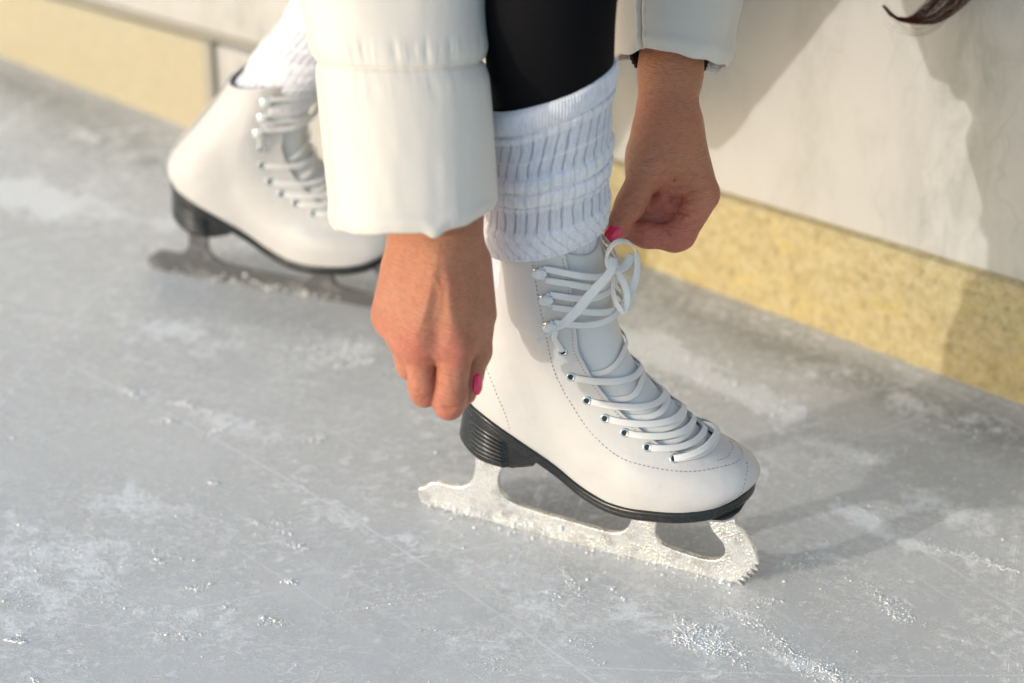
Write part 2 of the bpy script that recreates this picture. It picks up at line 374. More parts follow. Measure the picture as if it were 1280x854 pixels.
# ---------------------------------------------------------------- signed distance modelling (bodies)
def rcone(X, a, b, ra, rb):
    a = np.asarray(a, np.float32); b = np.asarray(b, np.float32); ba = b-a
    h = np.clip(((X-a)@ba)/max(float(ba@ba), 1e-12), 0, 1)
    return np.linalg.norm(X-a-h[..., None]*ba, axis=-1)-(ra+(rb-ra)*h)
def smin(a, b, k): h = np.clip(.5+.5*(b-a)/k, 0, 1); return b+(a-b)*h-k*h*(1-h)
def smax(a, b, k): return -smin(-a, -b, k)
def surface_nets(D, org, hs):
    nx, ny, nz = D.shape; ins = D < 0
    cs = [(0,0,0),(1,0,0),(0,1,0),(1,1,0),(0,0,1),(1,0,1),(0,1,1),(1,1,1)]
    sl = lambda c, A: A[c[0]:nx-1+c[0], c[1]:ny-1+c[1], c[2]:nz-1+c[2]]
    cnt = sum(sl(c, ins).astype(np.int8) for c in cs); act = (cnt > 0) & (cnt < 8)
    idx = np.argwhere(act); vals = {c: D[idx[:, 0]+c[0], idx[:, 1]+c[1], idx[:, 2]+c[2]] for c in cs}
    acc = np.zeros((len(idx), 3)); num = np.zeros(len(idx))
    for a in cs:
        for ax in range(3):
            if a[ax] == 0:
                b = list(a); b[ax] = 1; b = tuple(b); va, vb = vals[a], vals[b]; cross = (va < 0) != (vb < 0)
                t = np.where(cross, va/np.where(np.abs(va-vb) < 1e-12, 1, va-vb), 0)
                p = np.array(a, float)[None].repeat(len(idx), 0); p[:, ax] += t
                acc += np.where(cross[:, None], p, 0); num += cross
    V = np.asarray(org)+(idx+acc/num[:, None])*hs
    lut = -np.ones(act.shape, np.int64); lut[act] = np.arange(len(idx)); F = []
    for ax in range(3):
        b, c = [(1, 2), (2, 0), (0, 1)][ax]
        A = np.moveaxis(ins, ax, 0); e = np.argwhere(A[:-1] != A[1:]); s0 = A[:-1][tuple(e.T)]
        full = np.zeros((len(e), 3), np.int64); others = [q for q in range(3) if q != ax]
        full[:, ax] = e[:, 0]; full[:, others[0]] = e[:, 1]; full[:, others[1]] = e[:, 2]
        ok = (full[:, b] > 0) & (full[:, c] > 0) & (full[:, b] < act.shape[b]) & (full[:, c] < act.shape[c])
        full, s0 = full[ok], s0[ok]
        def L(db, dc): q = full.copy(); q[:, b] -= db; q[:, c] -= dc; return lut[tuple(q.T)]
        q = np.stack([L(1, 1), L(0, 1), L(0, 0), L(1, 0)], -1); q[~s0] = q[~s0][:, ::-1]; F.append(q)
    return V, np.concatenate(F)

# ================================================================ ICE SKATES
THV = [.270, .276, .283, .318, .361, .414, .481, .546, .612, .679, .76, .845, .92, .987, 1.0]
THT = [0, .30, .50, .663, .79, .893, .943, .949, .968, 1.01, .97, .924, .912, .905, .90]
def thr(v): return np.where(np.asarray(v) < .270, 0, np.interp(v, THV, THT))
EYE = [(.669, 1.24), (.556, 1.245), (.456, 1.225), (.393, 1.145), (.353, 1.01), (.311, .86), (.273, .68)]
HOOK = [(.928, 1.39), (.855, 1.345), (.775, 1.34)]
def build_skate(F, label, blade_mat, detail=1.0, lace_parts=True):
    root = empty('ice_skate', F.o); tag(root, label, 'ice skate', 'pair of ice skates')
    B = lambda v, th, off=0.: (lambda p: F.W(p[..., 0], p[..., 1], p[..., 2]))(booto(v, th, np.broadcast_to(off, np.broadcast(v, th).shape)))
    def Nw(v, th):
        n = bootn(v, th); return n[..., :1]*F.e+n[..., 1:2]*F.side*F.n+n[..., 2:]*np.array((0, 0, 1.))
    fl = F.side < 0
    # --- boot upper
    vs = np.concatenate([np.linspace(0, .26, 40), np.linspace(.266, .30, 18), np.linspace(.305, .97, 84), np.linspace(.975, 1, 7)]); N = 240
    V, J = np.meshgrid(vs, np.arange(N+1)/N, indexing='ij'); te = thr(V)*(1-.15*J)
    # columns are denser towards the toe and the throat edge
    TH = te+(2*math.pi-2*te*1.0)*(J-.06*np.sin(2*math.pi*J)/(2*math.pi)*-1)
    P = booto(V, TH, .0004*(fbm(boot(V, TH)*60, 3)-.5)*2)
    # ankle crease folds of the worn leather
    edge = smooth(0, .035, TH-te)*smooth(0, .035, 2*math.pi-te-TH)
    inn = booto(V, TH, -.0024*np.ones_like(V))
    outw = F.W(*np.moveaxis(P, -1, 0)); innw = F.W(*np.moveaxis(inn, -1, 0))
    nv = N+1; nr = len(vs); off = nr*nv
    fo = grid_faces(nr, nv, flip=not fl); fi = grid_faces(nr, nv, flip=fl)+off
    rim = []
    top = (nr-1)*nv
    rim += [[top+j, top+j+1, off+top+j+1, off+top+j] for j in range(N)]
    r0 = int(np.argmax(vs >= .270))
    rim += [[i*nv, off+i*nv, off+(i+1)*nv, (i+1)*nv] for i in range(r0, nr-1)]
    rim += [[i*nv+N, (i+1)*nv+N, off+(i+1)*nv+N, off+i*nv+N] for i in range(r0, nr-1)]
    o = mk('boot', np.concatenate([outw.reshape(-1, 3), innw.reshape(-1, 3)]), fo.tolist()+fi.tolist()+rim, MT['leather'], root)
    bm = bmesh.new(); bm.from_mesh(o.data); bmesh.ops.remove_doubles(bm, verts=bm.verts, dist=1e-5)
    bmesh.ops.recalc_face_normals(bm, faces=bm.faces); bm.to_mesh(o.data); bm.free()
    # --- lining, tongue
    V, T = np.meshgrid(np.linspace(.6, .992, 30), np.linspace(.95, 2*math.pi-.95, 80), indexing='ij')
    mk('lining', B(V, T, -.0042), grid_faces(30, 80), MT['lining'], root)
    tv = np.linspace(.262, 1.0, 90); V, T = np.meshgrid(tv, np.linspace(-1.3, 1.3, 70), indexing='ij')
    hump = -.0040+.0006*(fbm(np.stack([V*9, T*2, V*0], -1), 3)-.5)
    A = B(V, T, hump); Bk = B(V, T, hump-.0035)
    nr2, nv2 = V.shape; k = nr2*nv2
    fr_ = grid_faces(nr2, nv2).tolist()+grid_faces(nr2, nv2, flip=True).__add__(k).tolist()
    fr_ += [[(nr2-1)*nv2+j, (nr2-1)*nv2+j+1, k+(nr2-1)*nv2+j+1, k+(nr2-1)*nv2+j] for j in range(nv2-1)]
    mk('tongue', np.concatenate([A.reshape(-1, 3), Bk.reshape(-1, 3)]), fr_, MT['tongue'], root)
    # --- stitching
    st = Soup()
    def stitch(pts, gap=.0034, ln=.0017, wd=.00034, both=True):
        pts = np.array(pts); k = catmull(np.c_[pts*[.22, .05], 0*pts[:, 0]], 600)[:, :2]/[.22, .05]
        for sg in ((1, -1) if both else (1,)):
            W = B(k[:, 0], k[:, 1]*sg, .0001); NN = Nw(k[:, 0], k[:, 1]*sg)
            d = np.concatenate([[0], np.cumsum(np.linalg.norm(np.diff(W, axis=0), axis=1))])
            for q in np.arange(gap/2, d[-1]-gap/2, gap):
                ii = [int(np.searchsorted(d, q+z)) for z in (-ln/2, 0, ln/2)]
                ii = [min(max(z, 0), 599) for z in ii]
                ribbon(st, W[ii], NN[ii[1]], wd*2.4, .0005, n=4)
            st.build('stitching', MT['thread'], root); st.__init__()
    if detail > .5:
        stitch([(1.0, 1.53), (.912, 1.514), (.845, 1.496), (.762, 1.446), (.619, 1.427), (.484, 1.446), (.391, 1.421), (.313, 1.334), (.246, 1.198), (.226, .968), (.216, .719), (.211, .415), (.195, .148), (.19, 0)])
        stitch([(.56, 2.44), (.424, 2.365), (.316, 2.253), (.195, 2.197), (.02, 2.17)], ln=.0013)
        stitch([(float(v), float(np.interp(v, THV, THT))+.07) for v in (.985, .92, .845, .76, .679, .61, .546, .48, .414, .361, .318, .29)], gap=.0028, ln=.0012)
        stitch([(.17, .0), (.12, .25), (.06, .33), (.0, .36)], both=False); stitch([(.235, .28), (.225, .1), (.228, 0)], gap=.0028, ln=.0012)
    # back seam strip
    vv = np.linspace(.05, 1, 60); sp = Soup(); ribbon(sp, B(vv, math.pi+0*vv, .0006), Nw(vv, math.pi+0*vv), .014, .0016, n=80); sp.build('heel_strap', MT['leather'], root)
    # --- eyelets and hooks
    for sg in (1, -1):
        for v, t in EYE:
            c = B(np.array(v), np.array(t*sg), .0003); n_ = Nw(np.array(v), np.array(t*sg)); a_ = unit(np.cross(n_, (0, 0, 1.))); b_ = np.cross(n_, a_)
            s_ = Soup(); K = 20; ph = np.arange(K)/K*2*math.pi
            prof = [(.0036, -.0006), (.0036, .0004), (.0031, .0010), (.0024, .0010), (.0019, .0002), (.0017, -.0012)]
            Vv = np.array([[c+(a_*math.cos(p_)+b_*math.sin(p_))*r_+n_*h_ for p_ in ph] for r_, h_ in prof])
            s_.add(Vv, grid_faces(len(prof), K, True)); ey = s_.build('eyelet', MT['metal'], root)
            s_ = Soup(); s_.add([c+n_*.0004]+[c+n_*.0004+(a_*math.cos(p_)+b_*math.sin(p_))*.0021 for p_ in ph], [[0, 1+q, 1+(q+1) % K] for q in range(K)]); s_.build('eyelet_hole', MT['hole'], ey)
        for v, t in HOOK:
            c = B(np.array(v), np.array((t)*sg), 0.); n_ = Nw(np.array(v), np.array(t*sg)); a_ = unit(Nw(np.array(v), np.array((t-.9)*sg))-n_*.6); a_ = unit(a_-n_*(a_@n_)); b_ = np.cross(n_, a_)
            s_ = Soup(); q1, q2 = np.meshgrid(np.linspace(0, math.pi, 14), np.arange(20)/20*2*math.pi, indexing='ij')
            cap = c-a_*.0010+n_*.0042+(a_*.0052)*(np.sin(q1)*np.cos(q2))[..., None]+(b_*.0040)*(np.sin(q1)*np.sin(q2))[..., None]+(n_*.0021)*np.cos(q1)[..., None]
            s_.add(cap, grid_faces(14, 20, True)); hk = s_.build('lace_hook', MT['pearl'], root)
            s_ = Soup()
            for lo, hi, hw, z0, z1 in ((-.0062, .0040, .0032, .0000, .0009), (.0020, .0044, .0031, .0008, .0044)):
                bx = [c+a_*x_+b_*y_+n_*z_ for x_ in (lo, hi) for y_ in (-hw, hw) for z_ in (z0, z1)]
                s_.add(bx, [[0, 1, 3, 2], [4, 6, 7, 5], [0, 4, 5, 1], [2, 3, 7, 6], [0, 2, 6, 4], [1, 5, 7, 3]])
            s_.build('hook_base', MT['metal'], hk)
    # --- laces
    lc = Soup(); W_ = .0050; TK = .0008
    def run(v0, t0, v1, t1, o0, om, o1, under_start=False, n=46, sag=0., w=W_, bulge=0.):
        """lace from (v0,t0) to (v1,t1) over the front of the boot"""
        q = np.linspace(0, 1, 18)
        v = v0+(v1-v0)*smooth(0, 1, q*.9+.05) ; t = t0+(t1-t0)*q
        off = np.interp(q, [0, .07, .16, .30, .5, .72, .84, .92, 1], [o0, .0014, .0020, om, om+bulge, om, o1*.4+.0002, o1, o1])
        ribbon(lc, B(v, t, off), Nw(v, t), w, TK, n=n)
    rows = EYE
    for i in range(len(rows)-1, 0, -1):
        (va, ta), (vb, tb) = rows[i], rows[i-1]
        for sg in ((1, -1) if i % 2 else (-1, 1)):
            q = np.linspace(0, 1, 22)
            if sg > 0:      # bar from the near eyelet straight across, then into the far eyelet
                v = va+(vb-va)*.12*smooth(.0, .5, q); t = (ta+(-tb*.70-ta)*q)*F.side
                off = np.interp(q, [0, .05, .12, .3, .6, .72, .85, 1], [.0000, .0014, .0018, .0010, .0000, -.0008, -.0026, -.0036])
            else:           # crossing strand that dives under the near side
                te_ = float(np.interp(va+.02, THV, THT))
                v = (va+.012)+(vb-va-.010)*smooth(-.1, .72, q); t = ((te_+.10)+(-tb*.70-te_-.10)*q)*F.side
                off = np.interp(q, [0, .10, .25, .55, .85, .95, 1], [-.0034, -.0030, -.0024, -.0016, -.0024, -.0032, -.0036])
            ribbon(lc, B(v, t, off), Nw(v, t), W_*(1 if sg > 0 else .92), TK, n=50)
    # lowest bar
    va, ta = rows[-1]; q = np.linspace(-1, 1, 20)
    ribbon(lc, B(va+.012*(1-q**2), q*ta, .0008+.0026*(1-np.abs(q)**6)), Nw(va+0*q, q*ta), W_, TK, n=40)
    # top eyelets up to the hooks, then round each hook
    v0, t0 = rows[0]
    chain = [(v0, t0)]+[HOOK[2], HOOK[1], HOOK[0]]
    for sg in (1, -1):
        c0 = B(np.array([v0, v0+.03, .735, HOOK[2][0]-.012]), np.array([t0, t0+.02, 1.31, 1.27])*sg, np.array([.0004, .0026, .0028, .0030]))
        ribbon(lc, c0, Nw(np.array([v0, v0+.03, .735, HOOK[2][0]]), np.array([t0, t0, 1.30, 1.25])*sg), W_*.8, TK, n=24)
        for k in range(3):
            v, t = HOOK[2-k]
            if k < 2:
                v2, t2 = HOOK[1-k]
                q = np.linspace(0, 1, 16)
                vv_ = v+.017+(v2-.018-v-.017)*smooth(.1, .9, q); tt = (t-.05+(-(t2-.05)-(t-.05))*q)*sg
                offs = .0034+(.0012 if sg > 0 else 0)*np.sin(math.pi*q)
                ribbon(lc, B(vv_, tt, offs), Nw(vv_, tt), W_, TK, n=44)
            a = np.linspace(-1, 1, 9)
            vv_ = v+.0175*a; tt = (t+.045*(1-a**2)-.05)*sg
            ribbon(lc, B(vv_, tt, .0026), Nw(vv_, tt), W_*.7, TK, n=20)
    # bars from the top hooks to the knot at the middle
    for sg in (1, -1):
        q = np.linspace(0, 1, 14); v = HOOK[0][0]+.016+(-.016)*q; t = (HOOK[0][1]-.05)*(1-q)*sg-.12*q
        ribbon(lc, B(v, t, .0034+.004*q**2), Nw(v, t), W_, TK, n=36)
    o = lc.build('lace', MT['lace'], root)
    # --- sole
    th = np.arange(200)/200*2*math.pi; P0 = boot(0*th, th)
    tg = np.roll(P0, -1, 0)-np.roll(P0, 1, 0); n2 = unit(np.stack([tg[:, 1], -tg[:, 0]], -1)); 
    if (n2[0] @ np.array([1., 0])) < 0: n2 = -n2
    rings = [(-.004, .0008), (.0016, .0012), (.0026, .0004), (.0026, -.0018), (.0019, -.0026), (.0024, -.0034), (.0022, -.0068), (.0014, -.0076), (-.003, -.0078)]
    Rg = np.array([np.c_[P0[:, :2]+n2*o_, P0[:, 2]+z_] for o_, z_ in rings])
    f = grid_faces(len(rings), 200, True).tolist(); kb = (len(rings)-1)*200
    f += [[kb+j, kb+j+1, kb+(200-j-1) % 200, kb+(200-j) % 200] for j in range(1, 99)]+[[kb, kb+1, kb+199], [kb+99, kb+100, kb+101]]
    f += [[j, (200-j) % 200, (200-j-1) % 200, j+1] for j in range(1, 99)]
    mk('sole', F.W(Rg[..., 0], Rg[..., 1], Rg[..., 2]).reshape(-1, 3), f, MT['sole'], root)
    # --- stacked heel with moulded ribs
    half = P0[:101]; uo = half[::-1, 0]; wo = half[::-1, 1]
    NL, K = 60, 70
    rows_ = []
    for iq in range(NL):
        q = iq/(NL-1)
        ub = .0385-.0045*q; uf = .114-.010*q
        a = np.linspace(0, 1, K); u = ub+(uf-ub)*(1-np.cos(a*math.pi/2))**1.0
        base = np.interp(np.clip((u-ub)/(uf-ub)*(.114-.0402)+.0402, .0402, .2), uo, wo)*(1-.05*q)
        ztop = cr(SU, SZ, np.clip(u, .04, .2))-.005
        zb = .0775+.004*np.clip(.06-u, 0, 1)/.02+.30*np.clip(u-.088, 0, 1)
        z = ztop+(zb-ztop)*q
        wdg = smooth(.0815, .0845, u); ribw = (.5-.5*np.cos((q-.2)/.68*6*2*math.pi))*(.2 < q < .88)
        w = base+.0010+(ribw*.0023*smooth(.046, .056, u))*(1-wdg)-.0022*wdg*smooth(.08, .16, q)*(1-smooth(.90, .97, q)*.2)
        ring = [(u[k], w[k], z[k]) for k in range(K-1, 0, -1)]+[(u[0], 0, z[0])]+[(u[k], -w[k], z[k]) for k in range(1, K)]
        rows_.append(ring)
    Rg = np.array(rows_); nvv = Rg.shape[1]
    f = grid_faces(NL, nvv, True).tolist()
    for b0 in (0, (NL-1)*nvv): f += [[b0+j, b0+j+1, b0+nvv-2-j, b0+nvv-1-j] for j in range(0, K-1)]
    mk('heel', F.W(Rg[..., 0], Rg[..., 1], Rg[..., 2]).reshape(-1, 3), f, MT['sole'], root)
    # --- blade: outline with posts, thick plate with rounded edges
    cv = bpy.data.curves.new('blade', 'CURVE'); cv.dimensions = '2D'; cv.fill_mode = 'BOTH'; cv.extrude = .0016; cv.bevel_depth = .0007; cv.bevel_resolution = 2
    segs = [[(-.0035,.0085),(-.003,.0145),(.001,.0165),(.006,.0215),(.013,.0245),(.022,.0245),(.031,.0255),(.038,.029),(.043,.036),(.0455,.045),(.0465,.056),(.047,.082)],
            [(.068,.082),(.0672,.055),(.0640,.045),(.0648,.034),(.070,.0265),(.080,.0225),(.096,.0205),(.126,.0190),(.152,.0180),(.162,.0185),(.169,.0225),(.1735,.030),(.176,.042),(.1765,.072)],
            [(.1975,.072),(.1960,.046),(.1935,.036),(.1935,.026),(.198,.0195),(.208,.0168),(.222,.0152),(.236,.0150),(.246,.0185),(.250,.026),(.2485,.034),(.243,.040),(.238,.046),(.236,.055),(.2365,.076)],
            [(.2545,.078),(.256,.054),(.262,.048),(.2675,.041),(.2715,.034),(.2745,.026),(.2755,.0235)]]
    pts = []
    for sg_ in segs: pts += [tuple(p) for p in catmull(np.c_[np.array(sg_), np.zeros(len(sg_))], len(sg_)*5)[:, :2]]
    a0, a1 = np.array((.2752, .0220)), np.array((.2600, .0008)); K = 5
    for k in range(K):
        p = a0+(a1-a0)*k/K; q_ = a0+(a1-a0)*(k+1)/K
        pts += [tuple(p+(-.0042, .0002)), tuple(p+(.0002, -.0042)), ]
    pts += [(.2585, .0020), (.254, .0006), (.246, .0)]
    pts += [(float(u), float(.0000+.0025*((.15-u)/.15)**2)) for u in np.linspace(.22, .0, 14)]
    spn = cv.splines.new('POLY'); spn.points.add(len(pts)-1); spn.use_cyclic_u = True
    for p_, q_ in zip(spn.points, pts): p_.co = (q_[0], q_[1], 0, 1)
    tmp = bpy.data.objects.new('tmp', cv); COL.objects.link(tmp)
    bpy.context.view_layer.update(); dg = bpy.context.evaluated_depsgraph_get(); me = bpy.data.meshes.new_from_object(tmp.evaluated_get(dg))
    bpy.data.objects.remove(tmp); bpy.data.curves.remove(cv)
    co = np.array([v.co[:] for v in me.vertices]); Wc = F.W(co[:, 0], co[:, 2], co[:, 1])
    me.vertices.foreach_set('co', Wc.ravel()); me.name = 'blade'; me.materials.clear(); me.materials.append(blade_mat)
    bl = bpy.data.objects.new('blade', me); COL.objects.link(bl); bl.parent = root
    for u0, u1, hw, dz in ((.186, .262, .026, .0087), ):
        s_ = Soup(); us = np.linspace(u0, u1, 24); r = []
        for u in us:
            fr = (u-u0)/(u1-u0); w = hw*(.45+.55*math.sin(math.pi*min(.5, .12+fr*.5)))*(1 if fr < .85 else math.sqrt(max(.02, 1-((fr-.85)/.15)**2))*.6+.4)
            z = float(cr(SU, SZ, u))-dz-.0006
            r.append([(u, w, z+.0008), (u, -w, z+.0008), (u, -w, z-.0010), (u, w, z-.0010)])
        r = np.array(r); s_.add(F.W(r[..., 0], r[..., 1], r[..., 2]), grid_faces(24, 4, True).tolist()+[[0, 1, 2, 3], [92, 95, 94, 93]])
        pl = s_.build('mounting_plate', MT['plate'], bl, smooth=False)
        for uu, ww in ((.199, .0215), (.212, -.02), (.240, .021), (.252, -.018)):
            s_ = Soup(); z = float(cr(SU, SZ, uu))-dz-.0016; K = 12
            rg = [[(uu+r_*math.cos(a_), ww+r_*math.sin(a_), z-h_) for a_ in np.arange(K)/K*2*math.pi] for r_, h_ in ((.0036, 0), (.0034, .0012), (.002, .0018))]
            rg = np.array(rg); s_.add(F.W(rg[..., 0], rg[..., 1], rg[..., 2]), grid_faces(3, K, True).tolist()+[list(range(2*K, 3*K))]); s_.build('screw', MT['plate'], bl)
    return root

skateA = build_skate(FR, 'white leather figure skate in front, being laced, with black ribbed heel and frosted blade', MT['bladeF'])
skateB = build_skate(BK, 'white figure skate further back, half hidden by the sleeve, with blade coloured dark grey for shade', MT['bladeShade'], detail=.4)

# bow and loose lace ends on the front skate
bow = Soup()
def pts_(L, t0=1.700): return np.array([at(x, y, t0+(L_[2] if len(L_) > 2 else 0)) for L_ in L for x, y in [L_[:2]]])
def rib(L, N, w=.0066, n=60, taper=None, t0=1.700):
    N = np.array([RT*a+UP*b-FWD*c for a, b, c in N]); ribbon(bow, pts_(L, t0), N if len(N) == len(L) else catmull(N, len(L)), w*.92, .0009, n=n, taper=taper)
rib([(768, 350, .006), (761, 338, -.001), (758, 324, -.006), (762, 311, -.010), (770, 303, -.012), (779, 301, -.010), (789, 305, -.006), (795, 315, .0), (797, 330, .004), (795, 348, .007), (790, 362, .008), (785, 376, .008), (783, 388, .009)],
    [(-.9, 0, .5), (-.8, .3, .5), (-.3, .8, .6), (.2, .8, .7), (.5, .5, .7), (.3, .1, 1), (.2, 0, 1), (.1, 0, 1)])
rib([(766, 324, -.006), (770, 334, -.006), (775, 345, -.004), (781, 356, 0), (784, 370, .004), (783, 382, .006), (779, 389, .006), (772, 382, .004), (767, 369, .002), (766, 355, 0), (768, 345, -.001)],
    [(.5, .2, .9), (.5, .2, .9), (.4, 0, 1), (.2, -.4, .6), (-.6, -.4, .6), (-.9, 0, .4), (-.9, 0, .4)], w=.0052)
rib([(767, 322, -.008), (766, 334, -.012), (757, 348, -.014), (744, 362, -.014), (732, 376, -.013), (722, 388, -.012), (712, 398, -.011), (702, 407, -.010), (692, 414, -.010), (682, 420, -.010), (672, 426, -.010)],
    [(.5, .5, .8), (.6, .4, .8), (.5, .5, .8), (.4, .6, .8), (.3, .7, .8)], w=.0080, taper=([0, .5, .72, .8, .84, 1], [.8, 1, .9, .5, .28, .24]))
rib([(790, 318, .004), (784, 330, .002), (776, 336, -.004), (768, 338, -.010), (762, 332, -.012), (762, 324, -.010)], [(.2, .4, .9)]*6, w=.0066)
bow.build('lace_bow', MT['lace'], skateA)

# ================================================================ PERSON
person_root_loc = (0., 1.5, .24)
def hand_mesh(cx, cy, t0, prims, bounds, hs, carve=(), blush=(), k=.006, posts=()):
    O = at(cx, cy, t0); sc = t0/FOC
    H = lambda x, y, d=0.: np.array(((x-cx)*sc, -(y-cy)*sc, d))
    lo = np.minimum(H(*bounds[0]), H(*bounds[1])); hi = np.maximum(H(*bounds[0]), H(*bounds[1]))
    ax = [np.arange(l, h_, hs, dtype=np.float32) for l, h_ in zip(lo, hi)]
    X = np.stack(np.meshgrid(*ax, indexing='ij'), -1)
    D = None
    for p in prims:
        a, b, ra, rb = p[:4]; kk = p[4] if len(p) > 4 else k
        d = rcone(X, H(*a), H(*b), ra, rb)
        D = d if D is None else smin(D, d, kk)
    for p in posts:                                            # separate fingers laid against the rest with a sharp crease
        d = None
        for a, b, ra, rb in p[0]:
            e = rcone(X, H(*a), H(*b), ra, rb); d = e if d is None else smin(d, e, .004)
        D = smin(D, d, p[1])
    for a, b, r, kk in carve:
        D = smax(D, -rcone(X, H(*a), H(*b), r, r), kk)
    V, Fc = surface_nets(D, lo, hs)
    # skin relief: tendons and fine folds
    g = [np.gradient(D, hs, axis=i) for i in range(3)] if False else None
    bl = np.zeros(len(V))
    for c_, r_, a_ in blush: bl = np.maximum(bl, a_*np.exp(-(np.linalg.norm(V-H(*c_), axis=1)/r_)**2))
    Wd = O+V[:, :1]*RT+V[:, 1:2]*UP-V[:, 2:]*FWD
    return Wd, Fc, bl, lambda x, y, d=0.: O+H(x, y, d)[0]*RT+H(x, y, d)[1]*UP-d*FWD

# right hand (nearer): back of the hand to us, fingers curled down and away
RH = [((530, 150, -.006), (527, 292, -.006), .024, .0205), ((570, 150, -.006), (568, 292, -.006), .024, .0195),
      ((548, 150, .004), (548, 300, .002), .022, .0205),
      # back of the hand, four metacarpals
      ((562, 300, .002), (569, 432, .004), .0165, .0135, .012), ((545, 300, .004), (527, 430, .004), .0165, .0130, .012),
      ((527, 300, -.002), (502, 418, -.006), .0165, .0120, .012), ((520, 305, -.010), (486, 392, -.020), .017, .0125, .014),
      ((512, 340, -.012), (494, 400, -.024), .016, .012, .014),
      # knuckles
      ((568, 437, .0065), (568, 439, .0065), .0112, .0112, .010), ((524, 434, .0058), (524, 436, .0058), .0110, .0110, .010),
      # tendons
      ((556, 320, .0165), (566, 420, .0135), .0035, .0032, .010), ((545, 320, .0178), (528, 415, .0130), .0035, .0032, .010),
      # web and thumb base along the right edge
      ((588, 330, -.014), (600, 392, -.014), .0150, .0115, .012), ((585, 400, -.006), (590, 430, -.012), .013, .0105, .008)]
RHp = [  # index, middle, ring, little, thumb
   ([((569, 440, .0045), (564, 494, .003), .0122, .0108), ((564, 494, .003), (561, 506, -.003), .0108, .0100), ((561, 506, -.003), (570, 498, -.028), .0100, .0088), ((570, 498, -.028), (582, 484, -.036), .0088, .0075)], .0016),
   ([((524, 437, .003), (528, 482, .0), .0110, .0094), ((528, 482, .0), (530, 492, -.005), .0094, .0090), ((530, 492, -.005), (548, 490, -.030), .0090, .0080)], .0016),
   ([((502, 420, -.008), (511, 458, -.014), .0108, .0088), ((511, 458, -.014), (520, 466, -.020), .0088, .0080), ((520, 466, -.020), (545, 468, -.034), .0080, .007)], .0018),
   ([((488, 398, -.022), (497, 428, -.030), .0100, .0080), ((497, 428, -.030), (520, 444, -.040), .0080, .0068)], .002),
   ([((598, 395, -.014), (597, 440, -.017), .0118, .0092), ((597, 440, -.017), (588, 474, -.014), .0092, .0078), ((588, 474, -.014), (583, 494, -.010), .0078, .0066)], .0014)]
vR, fR, bR, HR = hand_mesh(548, 400, 1.64, RH, ((455, 200, -.055), (640, 540, .035)), .00082,
    posts=RHp, carve=[((547, 510, .0098), (568, 511, .0098), .0012, .0012), ((550, 514, .0088), (566, 515, .0088), .0010, .0012)],
    blush=[((568, 440, .014), .016, .85), ((522, 436, .012), .016, .95), ((495, 405, -.01), .014, .75), ((563, 508, .0), .022, .75), ((530, 494, 0), .018, .6), ((588, 480, -.012), .014, .7), ((545, 480, 0), .02, .5), ((478, 385, -.02), .012, .7)])
# left hand (farther): thumb side to us, pinching the bow
LH = [((848, -60, 0), (838, 92, 0), .0270, .0232), ((838, 92, 0), (833, 150, 0), .0232, .0205), ((833, 150, 0), (828, 190, 0), .0205, .0200, .012),
      ((822, 175, .004), (808, 216, .012), .0190, .0140, .010), ((846, 165, -.002), (876, 236, -.001), .0190, .0128, .012),
      ((842, 160, -.012), (870, 242, -.018), .018, .0125, .012), ((838, 160, -.020), (862, 245, -.032), .016, .0115, .012), ((834, 170, -.026), (852, 246, -.044), .014, .010, .012),
      ((838, 190, -.002), (846, 222, -.006), .0170, .0120, .012), ((812, 205, .002), (836, 222, -.002), .0150, .0120, .012),
      ((878, 244, .000), (884, 246, .000), .0088, .0080, .008), ((806, 190, -.012), (800, 230, -.012), .012, .010, .012)]
LHp = [([((808, 214, .011), (792, 247, .014), .0135, .0106), ((792, 247, .014), (786, 258, .0145), .0108, .0106), ((786, 258, .0145), (772, 283, .012), .0104, .0088), ((772, 283, .012), (767, 291, .011), .0088, .0072)], .003),
   ([((879, 245, .0), (850, 294, .004), .0118, .0108), ((850, 294, .004), (842, 298, .004), .0108, .0102), ((842, 298, .004), (808, 295, .006), .0096, .0090), ((808, 295, .006), (776, 288, .004), .0090, .0074)], .0016),
   ([((870, 246, -.012), (852, 272, -.011), .0108, .0098), ((852, 272, -.011), (822, 274, -.008), .0096, .0086), ((822, 274, -.008), (790, 277, -.010), .0084, .0074), ((790, 277, -.012), (760, 273, -.012), .0072, .0060)], .0012),
   ([((858, 244, -.030), (846, 256, -.024), .010, .0090), ((846, 256, -.024), (824, 256, -.006), .0088, .0074), ((824, 256, -.006), (829, 248, -.001), .0066, .0058)], .0012),
   ([((850, 252, -.008), (838, 262, -.003), .0070, .0058)], .0014), ([((800, 270, -.016), (842, 262, -.018), .0100, .0110)], .0014)]
vL, fL, bL, HL = hand_mesh(836, 200, 1.765, LH, ((735, 20, -.070), (915, 335, .042)), .00085, posts=LHp,
    carve=[((780, 252, .0256), (799, 262, .0250), .0012, .0012), ((777, 257, .0256), (796, 267, .0250), .0012, .0012), ((776, 262, .0250), (792, 271, .0244), .0010, .0012),
           ((842, 236, .0085), (874, 238, .0125), .0012, .003), ((840, 226, .0115), (868, 219, .0140), .0010, .003), ((832, 282, .0150), (842, 296, .0155), .0009, .0015), ((845, 262, .005), (856, 268, .012), .0014, .003)],
    blush=[((850, 300, .01), .022, .95), ((810, 296, .01), .025, .95), ((776, 285, 0), .02, .9), ((830, 262, 0), .022, .95), ((886, 246, 0), .014, .6), ((757, 273, -.01), .012, 1.), ((790, 255, .02), .012, .4), ((855, 280, 0), .02, .8)])

